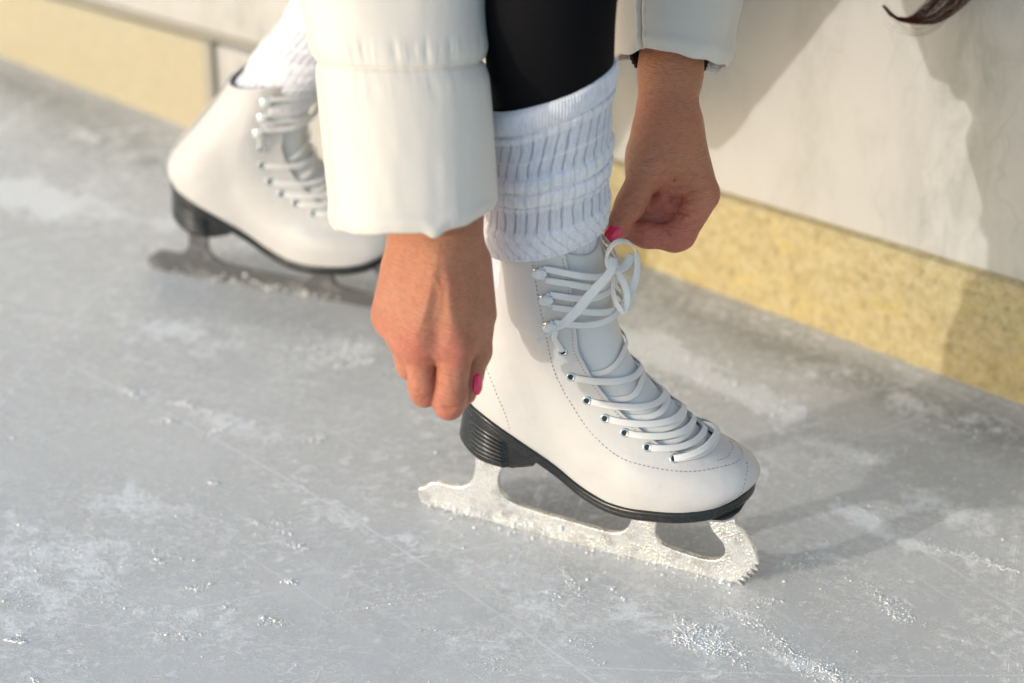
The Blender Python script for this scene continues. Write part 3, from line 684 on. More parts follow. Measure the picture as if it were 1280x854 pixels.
# the rest of the body (above the frame; it throws the shadows on the boards)
SHR, SHL = np.array((.09, 1.53, .83)), np.array((.18, 1.93, .80)); HEAD = np.array((.36, 1.50, .62)); HIP = np.array((-.36, 1.76, .88))
KR, KL = np.array((.035, 1.56, .50)), np.array((-.05, 1.83, .45)); WR, WL = at(548, 60, 1.64), at(846, -20, 1.77)
def coarse(prims, lo, hi, hs, k=.03):
    ax = [np.arange(l, h_, hs, dtype=np.float32) for l, h_ in zip(lo, hi)]; X = np.stack(np.meshgrid(*ax, indexing='ij'), -1); D = None
    for a, b, ra, rb in prims:
        d = rcone(X, a, b, ra, rb); D = d if D is None else smin(D, d, k)
    return surface_nets(D, np.array(lo), hs)
ELR, ELL = (SHR+WR)/2+np.array((-.05, -.03, .0)), (SHL+WL)/2+np.array((.02, .05, 0))
CH_ = (SHR+SHL)/2
hd = HEAD; fdir = unit(np.array((-.15, -.1, -1.)))+0; updir = unit(np.array((1., -.05, -.35)))
body = [(HIP, CH_, .115, .10), (CH_, CH_+(hd-CH_)*.45, .055, .052), (hd-updir*.03, hd+updir*.045, .072, .082), (hd+fdir*.04-updir*.05, hd+fdir*.05-updir*.06, .045, .035),
        (hd+fdir*.085-updir*.01, hd+fdir*.10-updir*.02, .008, .011), (SHR, ELR, .04, .034), (ELR, WR, .034, .028), (SHL, ELL, .04, .034), (ELL, WL, .034, .028), (CH_, SHR, .06, .045), (CH_, SHL, .06, .045)]
side_ = unit(np.cross(fdir, updir))
body += [(hd+side_*.078, hd+side_*.082-updir*.015, .012, .010), (hd-side_*.078, hd-side_*.082-updir*.015, .012, .010)]
vB, fB = coarse(body, (-.55, 1.3, .30), (.70, 2.15, 1.1), .0095, .02)
allv = np.concatenate([vR, vL, vB]); allf = np.concatenate([fR, fL+len(vR), fB+len(vR)+len(vL)])
bls = np.concatenate([bR, bL, np.zeros(len(vB))])
person = mk('person', allv, allf, MT['skin'], attrs=dict(blush=bls))
tag(person, 'person in cream padded jacket, black leggings and white socks bending to tie a skate', 'person')
# Laplacian relax of the skin so the marching grid does not show
bm = bmesh.new(); bm.from_mesh(person.data)
for _ in range(2): bmesh.ops.smooth_vert(bm, verts=bm.verts, factor=.5, use_axis_x=True, use_axis_y=True, use_axis_z=True)
bm.to_mesh(person.data); bm.free()
co = np.empty(len(allv)*3); person.data.vertices.foreach_get('co', co); co = co.reshape(-1, 3)
def crease(a, b, cx, cy, t0, lines):
    """fold lines (amp > 0) and raised veins or tendons (amp < 0) on the side of the hand seen from outside"""
    O = at(cx, cy, t0); sc = t0/FOC; L = co[a:b]-O; X = np.stack([cx+(L@RT)/sc, cy-(L@UP)/sc], -1); D_ = -(L@FWD)
    dd = np.zeros(len(L))
    for pts, wpx, amp, dmin in lines:
        P_ = catmull(np.c_[np.array(pts, float), np.zeros(len(pts))], 40)[:, :2]; n_ = len(P_)
        bb = (X[:, 0] > P_[:, 0].min()-4*wpx) & (X[:, 0] < P_[:, 0].max()+4*wpx) & (X[:, 1] > P_[:, 1].min()-4*wpx) & (X[:, 1] < P_[:, 1].max()+4*wpx) & (D_ > dmin)
        ix = np.nonzero(bb)[0]
        if not len(ix): continue
        d2 = ((X[ix, None]-P_[None])**2).sum(-1); k_ = d2.argmin(1); e_ = np.minimum(1, np.minimum(k_, n_-1-k_)/8+.15)
        dd[ix] += amp*e_*np.exp(-d2.min(1)/wpx**2)
    co[a:b] += FWD*dd[:, None]
crease(0, len(vR), 548, 400, 1.64, [
    ([(555, 446), (565, 445), (575, 447)], 1.5, .00055, 0), ([(557, 451), (566, 450), (573, 451)], 1.4, .0004, 0), ([(558, 441), (566, 440), (572, 441)], 1.4, .0003, 0),
    ([(515, 443), (523, 441), (531, 444)], 1.5, .0005, 0), ([(517, 448), (524, 447), (530, 448)], 1.4, .0003, 0),
    ([(546, 508), (553, 512), (562, 514)], 1.5, .0006, -.02), ([(549, 514), (557, 517), (565, 516)], 1.3, .0004, -.02), ([(520, 497), (526, 500), (533, 500)], 1.4, .0004, -.02),
    ([(540, 452), (541, 449), (546, 455)], 3, .0012, -.01), ([(545, 455), (543, 475), (542, 500)], 1.8, .0012, -.02),
    ([(548, 320), (540, 360), (527, 412)], 6, -.0010, 0), ([(556, 325), (562, 370), (566, 415)], 6, -.0009, 0), ([(528, 330), (518, 368), (504, 405)], 6, -.0007, -.01),
    ([(536, 335), (552, 365), (548, 395)], 3, -.0005, 0), ([(575, 330), (584, 360), (580, 400)], 3.5, -.0006, -.01), ([(500, 352), (520, 348), (542, 350)], 1.5, .00022, -.01), ([(505, 360), (525, 357), (545, 358)], 1.3, .0002, -.01),
    ([(594, 436), (600, 441), (603, 446)], 1.6, .0006, -.03), ([(594, 446), (599, 450), (602, 455)], 1.4, .0005, -.03), ([(586, 440), (584, 460), (583, 485)], 1.8, .0008, -.03)])
crease(len(vR), len(vR)+len(vL), 836, 200, 1.765, [
    ([(774, 262), (781, 257), (789, 260), (795, 267)], 1.5, .0008, .012), ([(773, 267), (780, 262), (787, 265), (792, 272)], 1.4, .0007, .012), ([(778, 256), (786, 253), (794, 258)], 1.3, .0004, .012),
    ([(829, 246), (835, 237), (846, 230), (860, 227)], 2.0, .0013, -.01), ([(834, 243), (848, 238), (862, 240), (873, 238)], 1.6, .0009, -.01), ([(848, 256), (860, 251), (874, 250), (880, 252)], 1.8, .0012, -.01),
    ([(838, 222), (850, 218), (860, 219)], 2.2, .0007, -.01), ([(826, 274), (838, 269), (853, 268)], 1.8, .0012, -.02), ([(830, 286), (834, 290), (839, 297)], 1.7, .0010, -.02), ([(792, 290), (800, 288), (806, 286)], 1.6, .0006, -.02),
    ([(846, 262), (850, 270), (846, 280)], 1.8, .0010, -.02), ([(845, 120), (838, 160), (826, 195)], 6, -.0009, 0), ([(858, 130), (862, 170), (872, 215)], 5, -.0007, 0), ([(850, 160), (846, 185), (855, 205)], 3, -.0005, 0)])
person.data.vertices.foreach_set('co', co.ravel()); person.data.update()

def nail(c, ra, rb, rd, rot=0., tilt=0., cut=-.2, parent=person):
    """oval nail plate around c; ra, rb half sizes, bulging by rd"""
    q1, q2 = np.meshgrid(np.linspace(0.0, 1.75, 16), np.arange(28)/28*2*math.pi, indexing='ij')
    sq = lambda x: np.sign(x)*np.abs(x)**.8
    x = ra*np.sin(q1)*sq(np.cos(q2)); y = rb*np.sin(q1)*sq(np.sin(q2)); z = rd*np.cos(q1)
    cr_, sr = math.cos(rot), math.sin(rot); x, y = x*cr_-y*sr, x*sr+y*cr_
    ct, stt = math.cos(tilt), math.sin(tilt); x, z = x*ct+z*stt, -x*stt+z*ct
    P = c+x[..., None]*RT+y[..., None]*UP-z[..., None]*FWD
    return mk('fingernail', P.reshape(-1, 3), grid_faces(16, 28, True), MT['nail'], parent)
nail(HR(596.0, 480, -.0085), .0046, .0080, .0034, rot=-.08, tilt=.85)
nail(HL(765, 293, .0180), .0060, .0092, .0032, rot=-.52, tilt=-.30)
nail(HL(756.5, 274, -.007), .0034, .0058, .0024, rot=.9, tilt=-.8)

# ---------------------------------------------------------------- leggings and socks
def leg_tube(name, mat, centers, ru, rw, fr_u, fr_w, n=120, m=100, parent=person, tilt=0., bumpf=None):
    C = catmull(centers, m); RU = np.interp(np.linspace(0, 1, m), *ru); RW = np.interp(np.linspace(0, 1, m), *rw)
    a = np.arange(n)/n*2*math.pi; ux, wx = np.array([*fr_u]), np.array([*fr_w])
    T = unit(np.gradient(C, axis=0)); Ud = unit(ux-T*(T@ux)[:, None]); Wd = np.cross(T, Ud)
    ra = 1 if bumpf is None else bumpf(np.linspace(0, 1, m)[:, None], a[None])
    P = C[:, None]+(Ud[:, None]*np.cos(a)[None, :, None]*RU[:, None, None]+Wd[:, None]*np.sin(a)[None, :, None]*RW[:, None, None])*(ra[..., None] if bumpf else 1)
    return P, grid_faces(m, n, True)
# front leg: sock with rolled cuff and slouched folds
def sock(F, uc0, uc1, z0, z1, tilt0, tilt1, hi, parent=person, ru0=.0445, lean=0., rw=.98):
    NQ, NA = (330, 780) if hi else (120, 240)
    q = np.linspace(0, 1, NQ)[:, None]; a = (np.arange(NA)/NA*2*math.pi)[None]
    kn = [(0,-5),(.012,-2),(.035,.8),(.05,-.4),(.08,1.4),(.13,2.0),(.15,1.0),(.165,2.2),(.185,2.4),(.205,1.2),(.22,.2),(.33,-.2),(.345,1.4),(.366,1.4),(.374,-.9),(.39,2.2),(.42,3.0),(.455,2.4),(.468,-.9),(.485,2.4),(.52,3.2),(.55,2.2),(.566,-.2),(.60,-.3),(.64,.5),(.66,.6),(.675,-.4),(.70,-.2),(.78,.0),(.80,1.8),(.825,2.4),(.838,-.8),(.855,2.2),(.89,3.4),(.94,3.5),(.975,2.6),(.99,.8),(1.,-1.5)]
    ph = .022*np.sin(a+.7)+.012*np.sin(2*a+1.)+.006*np.sin(5*a)
    qq = np.clip(q+ph*np.sin(math.pi*np.clip(q/.84, 0, 1)), 0, 1)
    dr = np.interp(qq, [k_[0] for k_ in kn], [k_[1] for k_ in kn])*.001
    amp = .75+.45*fbm(np.stack([np.cos(a)*1.6+q*0, np.sin(a)*1.6+q*0, q*9+a*0], -1), 2)
    dr = dr*amp*.92
    dr = dr+.0020*smooth(.22, .05, q)*(1+.9*np.cos(a-3.0))
    flat = np.interp(qq, [0, .20, .215, .34, .36, .56, .575, .65, .665, .68, .78, .80, 1], [0, 0, 1, 1, 0, 0, 1, 1, .1, 1, 1, 0, 0])
    # wide panels divided by narrow dropped stitches, leaning where the knit is twisted
    tw = a+.35*smooth(.2, .0, q)+.10*smooth(.56, .8, q)+.05*(fbm(np.stack([np.cos(a)*3+q*0, np.sin(a)*3+q*0, q*14+a*0], -1), 3)-.5)
    pan = np.abs(((tw*33/(2*math.pi)) % 1)-.5)*2                # 0..1, 1 at the groove
    groove = smooth(.62, .95, pan)*(q < .84)*(.45+.9*fbm(np.stack([np.cos(a)*8+q*0, np.sin(a)*8+q*0, q*7+a*0], -1), 2))
    fine = np.cos(tw*132)*.5+.5
    cuff = smooth(.835, .85, q)
    dr = dr-.00035*groove*(1-cuff)-.00040*fine*(1-cuff)*(.5+.8*flat)-.0007*(np.cos(a*132)*.5+.5)**2*cuff
    dr = dr+.0007*(fbm(np.stack([np.cos(a)*9+q*0, np.sin(a)*9+q*0, q*26+a*0], -1), 3)-.5)
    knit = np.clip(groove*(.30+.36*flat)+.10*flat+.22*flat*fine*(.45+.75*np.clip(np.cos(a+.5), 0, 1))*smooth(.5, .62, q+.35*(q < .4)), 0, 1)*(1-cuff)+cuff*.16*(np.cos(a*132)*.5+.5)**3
    RU = ru0+dr; RW = RU*rw
    uc = uc0+(uc1-uc0)*q; zc = z0+(z1-z0)*q; tl = tilt0+(tilt1-tilt0)*smooth(0, 1, q)
    du = RU*np.cos(a); w = RW*np.sin(a); z = zc+tl*du
    u = uc+du
    F2 = Frame(F.o, F.e, side=1, roll=abs(F.roll)*-1)
    P = F2.W(u+lean*(z-z0), w, z)
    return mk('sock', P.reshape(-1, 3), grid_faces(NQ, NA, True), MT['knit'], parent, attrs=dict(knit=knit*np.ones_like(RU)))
sk_ = sock(FR, .1015, .1035, .2655, .3865, .24, .44, True)
P_, f_ = leg_tube('sock_ankle', None, [FR.W(.101, 0, .19), FR.W(.0995, 0, .225), FR.W(.0985, 0, .26), FR.W(.1010, 0, .30)], ([0, .5, 1], [.037, .0385, .0405]), ([0, .5, 1], [.031, .0325, .036]), FR.e, FR.n, n=200, m=60, bumpf=lambda q, a: 1+.006*np.cos(a*33)+.03*fbm(np.stack([np.cos(a)*3+q*0, np.sin(a)*3+q*0, q*12+a*0], -1), 3))
mk('sock_ankle', P_.reshape(-1, 3), f_, MT['knit'], sk_, attrs=dict(knit=np.zeros(P_.shape[:2])))
sock(BK, .132, .225, .200, .330, .05, .0, False, ru0=.0400, rw=.80)
LG = Soup()
for cs, ru in (([FR.W(.103, 0, .335), FR.W(.1035, 0, .40), FR.W(.1035, 0, .45), KR, (KR+HIP)/2+np.array((0, 0, .02)), HIP+np.array((0, -.06, 0))], ([0, .05, .085, .25, .4, 1], [.037, .0395, .0440, .0475, .058, .095])),
               ([Frame(BK.o, BK.e).W(.200, 0, .295), Frame(BK.o, BK.e).W(.232, 0, .345), KL, (KL+HIP)/2+np.array((0, 0, .02)), HIP+np.array((0, .06, 0))], ([0, .1, .3, 1], [.044, .046, .058, .095]))):
    P, f = leg_tube('leggings', None, cs, ru, ru, FR.e, FR.n, n=96, m=120, bumpf=lambda q, a: 1+.010*(fbm(np.stack([np.cos(a)*2+q*0, np.sin(a)*2+q*0, q*16+a*0], -1), 3)-.5))
    LG.add(P, f)
LG.build('leggings', MT['legging'], person)

# ---------------------------------------------------------------- padded jacket
def coarse_obj(name, prims, lo, hi, hs, mat, k=.05, parent=person, wob=0.):
    ax = [np.arange(l, h_, hs, dtype=np.float32) for l, h_ in zip(lo, hi)]; X = np.stack(np.meshgrid(*ax, indexing='ij'), -1); D = None
    for a, b, ra, rb in prims:
        d = rcone(X, a, b, ra, rb); D = d if D is None else smin(D, d, k)
    if wob: D = D+wob*np.sin(X[..., 0]*55+3*X[..., 2])
    v, f = surface_nets(D, np.array(lo), hs); return mk(name, v, f, mat, parent)
SR_TOP, SL_TOP = at(495, -300, 1.62), at(852, -260, 1.78)
jacket = coarse_obj('jacket', [(HIP, CH_, .15, .135), (CH_, SHR, .10, .085), (CH_, SHL, .10, .085), (SHR, SR_TOP, .085, .058), (SHL, SL_TOP, .085, .056), (CH_, CH_+(HEAD-CH_)*.4, .08, .075)],
                    (-.62, 1.22, .42), (.62, 2.15, 1.15), .010, MT['nylon'], .04, wob=.004)
# unseen flap added behind the laced leg to cast shade on the boards
def add_shadow_flap():
    C4 = np.array([[(-.20, 1.80, .74), (.12, 1.69, .74)], [(-.15, 1.795, .45), (.105, 1.708, .42)], [(-.14, 1.80, .33), (.078, 1.731, .352)], [(-.13, 1.80, .235), (.034, 1.763, .268)], [(-.12, 1.805, .20), (-.004, 1.792, .192)]], float)
    q = np.linspace(0, 1, 90); Lf, Rt = catmull(C4[:, 0], 90), catmull(C4[:, 1], 90); a = np.arange(64)/64*2*math.pi; rows_ = []
    for k in range(90):
        m_ = (Lf[k]+Rt[k])/2; h_ = (Rt[k]-Lf[k])/2; n_ = unit(np.cross(h_, (0, 0, 1.))); th_ = .014*(1-.6*math.exp(-(((q[k]*5) % 1)-.5)**2/.004))*(1 if k < 86 else .3+.7*(89-k)/4)
        rows_.append([m_+h_*np.sign(math.cos(x))*abs(math.cos(x))**.7+n_*th_*math.sin(x) for x in a])
    P = np.array(rows_); return mk('shadow_flap', P.reshape(-1, 3), grid_faces(90, 64, True).tolist()+[[89*64+j for j in range(64)][::-1]], MT['nylon'], jacket)
add_shadow_flap()
def sleeve(name, rows, t0, rimf, seam_y, seamcos, depth=.047, n=420, m=260, top=-320, frontv=(0, 0), seamhalf=1, seed=3, split=0., thick=.004):
    """rows: (y, x_left, x_right) in photo coordinates of the outer edges; ring planes tip by frontv"""
    sc = t0/FOC; ys = np.linspace(top, rows[-1][0], m); ys = np.concatenate([ys[:-1]])
    xl = cr([r[0] for r in rows], [r[1] for r in rows], ys); xr = cr([r[0] for r in rows], [r[2] for r in rows], ys)
    a = (np.arange(n)/n*2*math.pi)[None]; y = ys[:, None]
    cx = ((xl+xr)/2)[:, None]; hx = ((xr-xl)/2)[:, None]
    ca, sa = np.cos(a), np.sin(a)
    sq = lambda v_, p: np.sign(v_)*np.abs(v_)**p
    env = lambda w: np.exp(-((y-seam_y-7*np.sin(a*1.0+1)*0)/w)**2)
    dr = np.zeros_like(ca*y)
    # stitched channel between two puffed tubes
    nz = fbm(np.stack([ca*7+y*0, sa*7+y*0, y*.012+a*0+seed], -1), 3)
    nz2 = fbm(np.stack([ca*16+y*0, sa*16+y*0, y*.02+a*0+seed], -1), 3)
    dr += -.0026*env(1.7)-.0007*env(9)*(.2+1.6*nz)+.0006*np.exp(-((y-seam_y-20)/16)**2)*nz2*1.4+.0012*np.exp(-((y-seam_y+20)/16)**2)*nz2*1.4
    dr += .0013*(fbm(np.stack([ca*2.2+y*0, sa*2.2+y*0, y*.008+a*0+seed*3], -1), 3)-.5)*2
    rim = rows[-1][0]
    dr += -.0010*np.exp(-((y-rim)/6)**2)*(.6+.7*nz2)+.0010*np.exp(-((y-rim+14)/9)**2)
    for c0 in seamcos:
        da = (a-c0+math.pi) % (2*math.pi)-math.pi
        dr += (-.0020*np.exp(-(da/.020)**2)+.0007*np.exp(-((np.abs(da)-.06)/.03)**2)*(1+.5*np.sin(y*.35)))
    X = sq(ca, .92)*(hx*sc+dr); Dp = sq(sa, .92)*(depth*np.interp(y, [top, rim], [1.12, 1])+dr)
    wavy = rimf(a)*np.exp(-((y-rim)/34)**2)
    O = at(640, 427, t0)
    P = O+((cx-640)*sc+X)[..., None]*RT-((y+wavy-427)*sc)[..., None]*UP-Dp[..., None]*FWD+(Dp/depth*np.interp(y, [top, rim], [frontv[1]*.8, frontv[1]]))[..., None]*UP
    # turn the hem inside
    last = P[-1]; cen = last.mean(0)
    hem = [last+(cen-last)*f_+UP*g_ for f_, g_ in ((.018, -.0014), (.045, -.0008), (.07, .0015), (.09, .012), (.11, .035), (.16, .09))]
    P = np.concatenate([P, np.array(hem)])
    o = mk(name, P.reshape(-1, 3), grid_faces(len(P), n, True), MT['nylon'], jacket)
    return o, P, ys
def rimR(a):   # near cuff: small tuck in front, higher on the right
    fr = np.clip(np.sin(a), 0, 1); c = np.cos(a)
    return fr*0+9*np.exp(-((c-.26)/.10)**2)*(np.sin(a) > 0)+5*c*0-13*smooth(.45, 1, c)+9*smooth(.5, -1, c)+.5*np.sin(a*9+1)+.4*np.sin(a*17)
sleeveR, PR, ysR = sleeve('sleeve', [(-320, 330, 650), (-200, 345, 632), (-90, 362, 618), (0, 372, 609), (40, 383, 609), (68, 391, 608), (76, 394, 607), (100, 396, 612), (150, 401, 617), (200, 406, 620), (240, 410, 621.5), (272, 413, 620)],
    1.62, rimR, 76, [math.pi-.50, .35+math.pi*1.5], depth=.047, frontv=(0, -.0115))
def rimL(a):
    c = np.cos(a); return -10*np.exp(-((c+.40)/.35)**2)+8*smooth(.0, .9, c)-4*smooth(-.6, -1, c)+1.2*np.sin(a*11)
sleeveL, PL, ysL = sleeve('sleeve', [(-320, 740, 985), (-180, 752, 958), (-60, 757, 938), (0, 759, 929), (30, 761, 922), (60, 764, 916), (76, 766, 911)], 1.768, rimL, -95, [math.pi-1.02], depth=.043, frontv=(0, -.001), seed=9)
# seam threads
sm = Soup()
def seam_line(P, ys, n, c0, gap=7, r=.00042):
    j = int(round(c0/(2*math.pi)*n)) % n; col_ = P[:len(ys), j]; cen = P[:len(ys)].mean(1); out = unit(col_-cen)
    y0 = 0
    idx = np.arange(0, len(ys)-3)
    for i in range(len(ys)//3, len(ys)-4, 3): tube(sm, [col_[i]+out[i]*.0002, col_[i+1]+out[i+1]*.0004, col_[i+2]+out[i+2]*.0001], .00035, 5)
seam_line(PR, ysR, 420, math.pi-.50); sm.build('seam_stitching', MT['seam'], jacket); sm.__init__(); seam_line(PL, ysL, 420, math.pi-1.02); sm.build('seam_stitching', MT['seam'], jacket)
# black knitted inner cuffs
def cuff(cx, cy, t0, rx, ry, tilt, rise, h=.05, shift=(0, 0)):
    s_ = Soup(); n = 300; a = np.arange(n)/n*2*math.pi; O = at(cx, cy, t0); q = np.linspace(0, 1, 30)
    rr = 1+.03*np.cos(a*44)
    rows_ = []
    for k in q:
        ring = O+RT*((rx*rr*np.cos(a)))[:, None]*(1+.02*math.sin(k*3))-FWD*(ry*rr*np.sin(a))[:, None]+UP*(rise*np.sin(a)+tilt*np.cos(a)+h*k)[:, None]+RT*0
        rows_.append(ring)
    inner = [rows_[0]+(O-rows_[0])*.05-UP*.001*0, rows_[0]+(O-rows_[0])*.09+UP*.02]
    R2 = np.array(inner[::-1]+rows_); s_.add(R2, grid_faces(len(R2), n, True)); s_.build('inner_cuff', MT['rib'], jacket)
cuff(547, 262, 1.63, .0325, .034, .002, -.010)
cuff(836, 72, 1.768, .0285, .030, -.004, .016)
# loose threads at the hem of the far sleeve
fz = Soup()
for p in range(26):
    if p == 12: fz.build('loose_thread', MT['fuzz'], jacket); fz.__init__()
    x0, y0 = ((765+rng.uniform(0, 14), 69) if p < 12 else (886+rng.uniform(0, 12), 86+rng.uniform(-2, 2)))
    L = [at(x0+rng.uniform(-3, 3)+k*rng.uniform(-1.5, 1.5), y0-5+k*rng.uniform(1., 3.), 1.76) for k in range(5)]; tube(fz, catmull(L, 10), .00022, 4)
fz.build('loose_thread', MT['fuzz'], jacket)

# ---------------------------------------------------------------- hair
hr = Soup()
def strand(P, r=.0002, n=18, k=3): 
    C = catmull(P, n); tube(hr, C, r*np.linspace(1, .35, n), k, cap=False)
lock = [(1250, -140, 0), (1222, -60, 0), (1196, -14, 0), (1178, 8, 0), (1158, 22, 0), (1140, 26, 0), (1124, 24, 0), (1112, 17, 0), (1105, 8, 0)]
for s_ in range(260):
    o1 = rng.normal(0, 1, 3); f0 = rng.uniform(-1, 1); end = rng.integers(6, 10); w_ = rng.uniform(.2, 1)
    P = []
    for k, (x, y, d) in enumerate(lock[:end]):
        sp = np.interp(k, [0, 2, 4, 5, 6, 8], [34, 24, 15, 5, 3.5, 1.2])
        P.append(at(x+o1[0]*1.2+f0*sp*.75, y+f0*sp*.55+o1[1]*.9+ (2*math.sin(k*1.3+o1[2]) if s_ % 3 == 0 else 0), 1.86+.008*o1[2]*(1-k/12)))
    strand(P)
for s_ in range(26):
    y0 = rng.uniform(22, 46); x1 = rng.uniform(1100, 1135)
    strand([at(1230, -60, 1.86), at(1195, y0-35, 1.86), at(1165, y0-4, 1.862), at(1140, y0, 1.86), at(x1+10, y0-6, 1.86), at(x1, y0-16, 1.86)], .00012)
nz_h = Soup()
hdv = [(HEAD+np.array((.02, .02, -.06)), np.array((.350, 1.60, .465)), .085, .036), (HEAD+np.array((-.03, -.02, -.06)), np.array((.33, 1.53, .475)), .07, .03), (HEAD-updir*.01, HEAD+updir*.055-fdir*.02, .092, .098), (HEAD-fdir*.03+updir*.03, HEAD-fdir*.05-updir*.05, .088, .075)]
for s_ in range(700):
    th_ = rng.uniform(0, 2*math.pi); el = rng.uniform(-.2, 1)
    b0 = HEAD+updir*.09*el+side_*math.cos(th_)*.09+fdir*(-.02+.07*math.sin(th_)*(-1 if math.sin(th_) > 0 else 1))
    P = [b0]; 
    for k in range(1, 6): P.append(b0+np.array((.012*k*.3, 0, -.040*k))+rng.normal(0, .004, 3)*k*.6+side_*math.cos(th_)*.012*math.sin(k))
    if project(np.array(P))[1].max() < -25: strand(P, .0009, 10)
hair = hr.build('hair', MT['hair'], person)
cap_ = coarse_obj('hair_cap', hdv, HEAD-.26, HEAD+.20, .007, MT['hair'], .03, parent=hair)

# ================================================================ SETTING
def ground(x, y):
    a = at(x, y, 1.)-np.array((0, 0, CH)); t = -CH/a[2]; return np.array((a[0]*t, a[1]*t))
xs = np.concatenate([[-30, -12, -5, -2.5, -1.4], np.linspace(-1.0, 1.0, 420), [1.4, 2.5, 5, 12, 30]])
ys = np.concatenate([[-25, -8, -2, 0, .6], np.linspace(.95, 2.75, 400), [3.2, 5, 12, 30]])
X, Y = np.meshgrid(xs, ys, indexing='ij'); G2 = np.stack([X, Y], -1)
frost = np.clip(.22+1.0*(fbm(np.stack([X*6, Y*6, X*0], -1), 3)-.5)+1.5*(fbm(np.stack([X*30+Y*14, Y*24-X*6, X*0+5], -1), 3)-.5), .04, .50)
dark_amt = .10+0*X  # how far each point of the ice is blended to dark grey
def blob(px, py, L, Wd, ang, amp, tgt):
    c = ground(px, py); a = R_(ang); d = G2-c; u = d[..., 0]*math.cos(a)+d[..., 1]*math.sin(a); w = -d[..., 0]*math.sin(a)+d[..., 1]*math.cos(a)
    rag = 1+.5*(fbm(np.stack([X*22, Y*22, X*0+px], -1), 3)-.5)*2
    return amp*np.exp(-((u/L)**2+(w/Wd)**2)/rag**2)
for q in [(60, 250, .10, .03, -25, .6), (230, 420, .06, .02, -30, .5), (420, 640, .05, .015, -35, .5), (560, 700, .06, .012, -40, .5), (150, 620, .07, .02, -25, .5), (640, 820, .05, .02, -30, .4), (1200, 640, .06, .02, -35, .5), (880, 470, .075, .016, -38, .75), (820, 440, .03, .03, -30, .6), (960, 505, .05, .012, -38, .7), (850, 440, .10, .010, -36, .45), (985, 455, .05, .014, -38, .3), (1120, 500, .06, .02, -38, .5), (1190, 505, .05, .018, -38, .5),
          (1040, 560, .045, .010, -30, .6), (1090, 650, .03, .010, -50, .55), (1170, 690, .07, .006, -28, .6), (430, 440, .040, .020, 10, .65), (280, 525, .05, .014, -20, .55), (190, 495, .05, .016, -15, .45), (130, 180, .10, .04, -30, .35),
          (100, 260, .12, .06, -20, .35), (300, 300, .12, .05, -20, .25), (60, 680, .08, .04, -30, .45), (30, 760, .06, .04, -30, .4), (890, 800, .025, .012, -35, .9), (930, 770, .02, .008, -30, .7), (1010, 835, .05, .010, -35, .8),
          (800, 770, .03, .012, -60, .4), (1060, 640, .02, .008, -45, .6), (330, 800, .05, .02, -20, .35), (250, 770, .04, .02, -10, .35), (680, 760, .03, .01, -60, .3), (1120, 745, .05, .006, -50, .6), (560, 600, .05, .02, -20, .2)]:
    frost = frost+blob(*q, frost)
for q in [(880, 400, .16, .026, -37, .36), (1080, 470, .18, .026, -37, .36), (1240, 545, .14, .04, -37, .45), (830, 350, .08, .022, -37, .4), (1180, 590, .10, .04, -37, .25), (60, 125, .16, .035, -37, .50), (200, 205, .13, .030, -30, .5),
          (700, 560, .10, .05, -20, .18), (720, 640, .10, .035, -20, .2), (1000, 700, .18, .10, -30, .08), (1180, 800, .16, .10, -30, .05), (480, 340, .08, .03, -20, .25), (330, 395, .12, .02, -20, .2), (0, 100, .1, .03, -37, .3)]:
    dark_amt = dark_amt+blob(*q, dark_amt)
ice = mk('ice', np.c_[X.ravel(), Y.ravel(), 0*X.ravel()], grid_faces(len(xs), len(ys), flip=True), MT['ice'], attrs=dict(frost=np.clip(frost, 0, 1.3), dark_amt=np.clip(dark_amt, 0, 1)))
ice['kind'] = 'structure'
# ---- snow crumbs
ico_v = []; g_ = (1+5**.5)/2
ico_v = unit(np.array([(-1, g_, 0), (1, g_, 0), (-1, -g_, 0), (1, -g_, 0), (0, -1, g_), (0, 1, g_), (0, -1, -g_), (0, 1, -g_), (g_, 0, -1), (g_, 0, 1), (-g_, 0, -1), (-g_, 0, 1)], float))
ico_f = np.array([(0,11,5),(0,5,1),(0,1,7),(0,7,10),(0,10,11),(1,5,9),(5,11,4),(11,10,2),(10,7,6),(7,1,8),(3,9,4),(3,4,2),(3,2,6),(3,6,8),(3,8,9),(4,9,5),(2,4,11),(6,2,10),(8,6,7),(9,8,1)])
def crumbs(name, C, S, flat=.6):
    n = len(C); V = ico_v[None]*(1+rng.normal(0, .38, (n, 12, 1)))*S[:, None, None]*rng.uniform(.6, 1.4, (n, 1, 3))
    V[..., 2] *= flat; V = V+C[:, None]
    F = (ico_f[None]+(np.arange(n)*12)[:, None, None]).reshape(-1, 3)
    o = mk(name, V.reshape(-1, 3), F, MT['snow'], smooth=True); return o
C, S = [], []
def clump(px, py, n, L, Wd, ang, s0):
    n = int(n*3.4); c = ground(px, py); a = R_(ang); u, w = rng.normal(0, L, n), rng.normal(0, Wd, n)
    kx = rng.integers(0, max(3, n//30), n); cxs = rng.normal(0, 1, (max(3, n//30)+1, 2)); u = u*.50+cxs[kx, 0]*L; w = w*.42+cxs[kx, 1]*Wd
    p = c+np.stack([u*math.cos(a)-w*math.sin(a), u*math.sin(a)+w*math.cos(a)], -1); s = s0*rng.lognormal(0, .5, n); h = s*.2
    C.append(np.c_[p, h]); S.append(s*.38)
N0 = 34000; p = np.c_[rng.uniform(-.75, .75, N0), rng.uniform(1.0, 2.3, N0)]
dn = fbm(np.c_[p*np.array((9, 13)), 0*p[:, 0]], 4); keep = rng.uniform(0, 1, N0) < np.clip((dn-.44)*4, .03, 1)
p = p[keep]; s_ = .00034*rng.lognormal(0, .50, len(p)); C.append(np.c_[p, s_*.2]); S.append(s_)
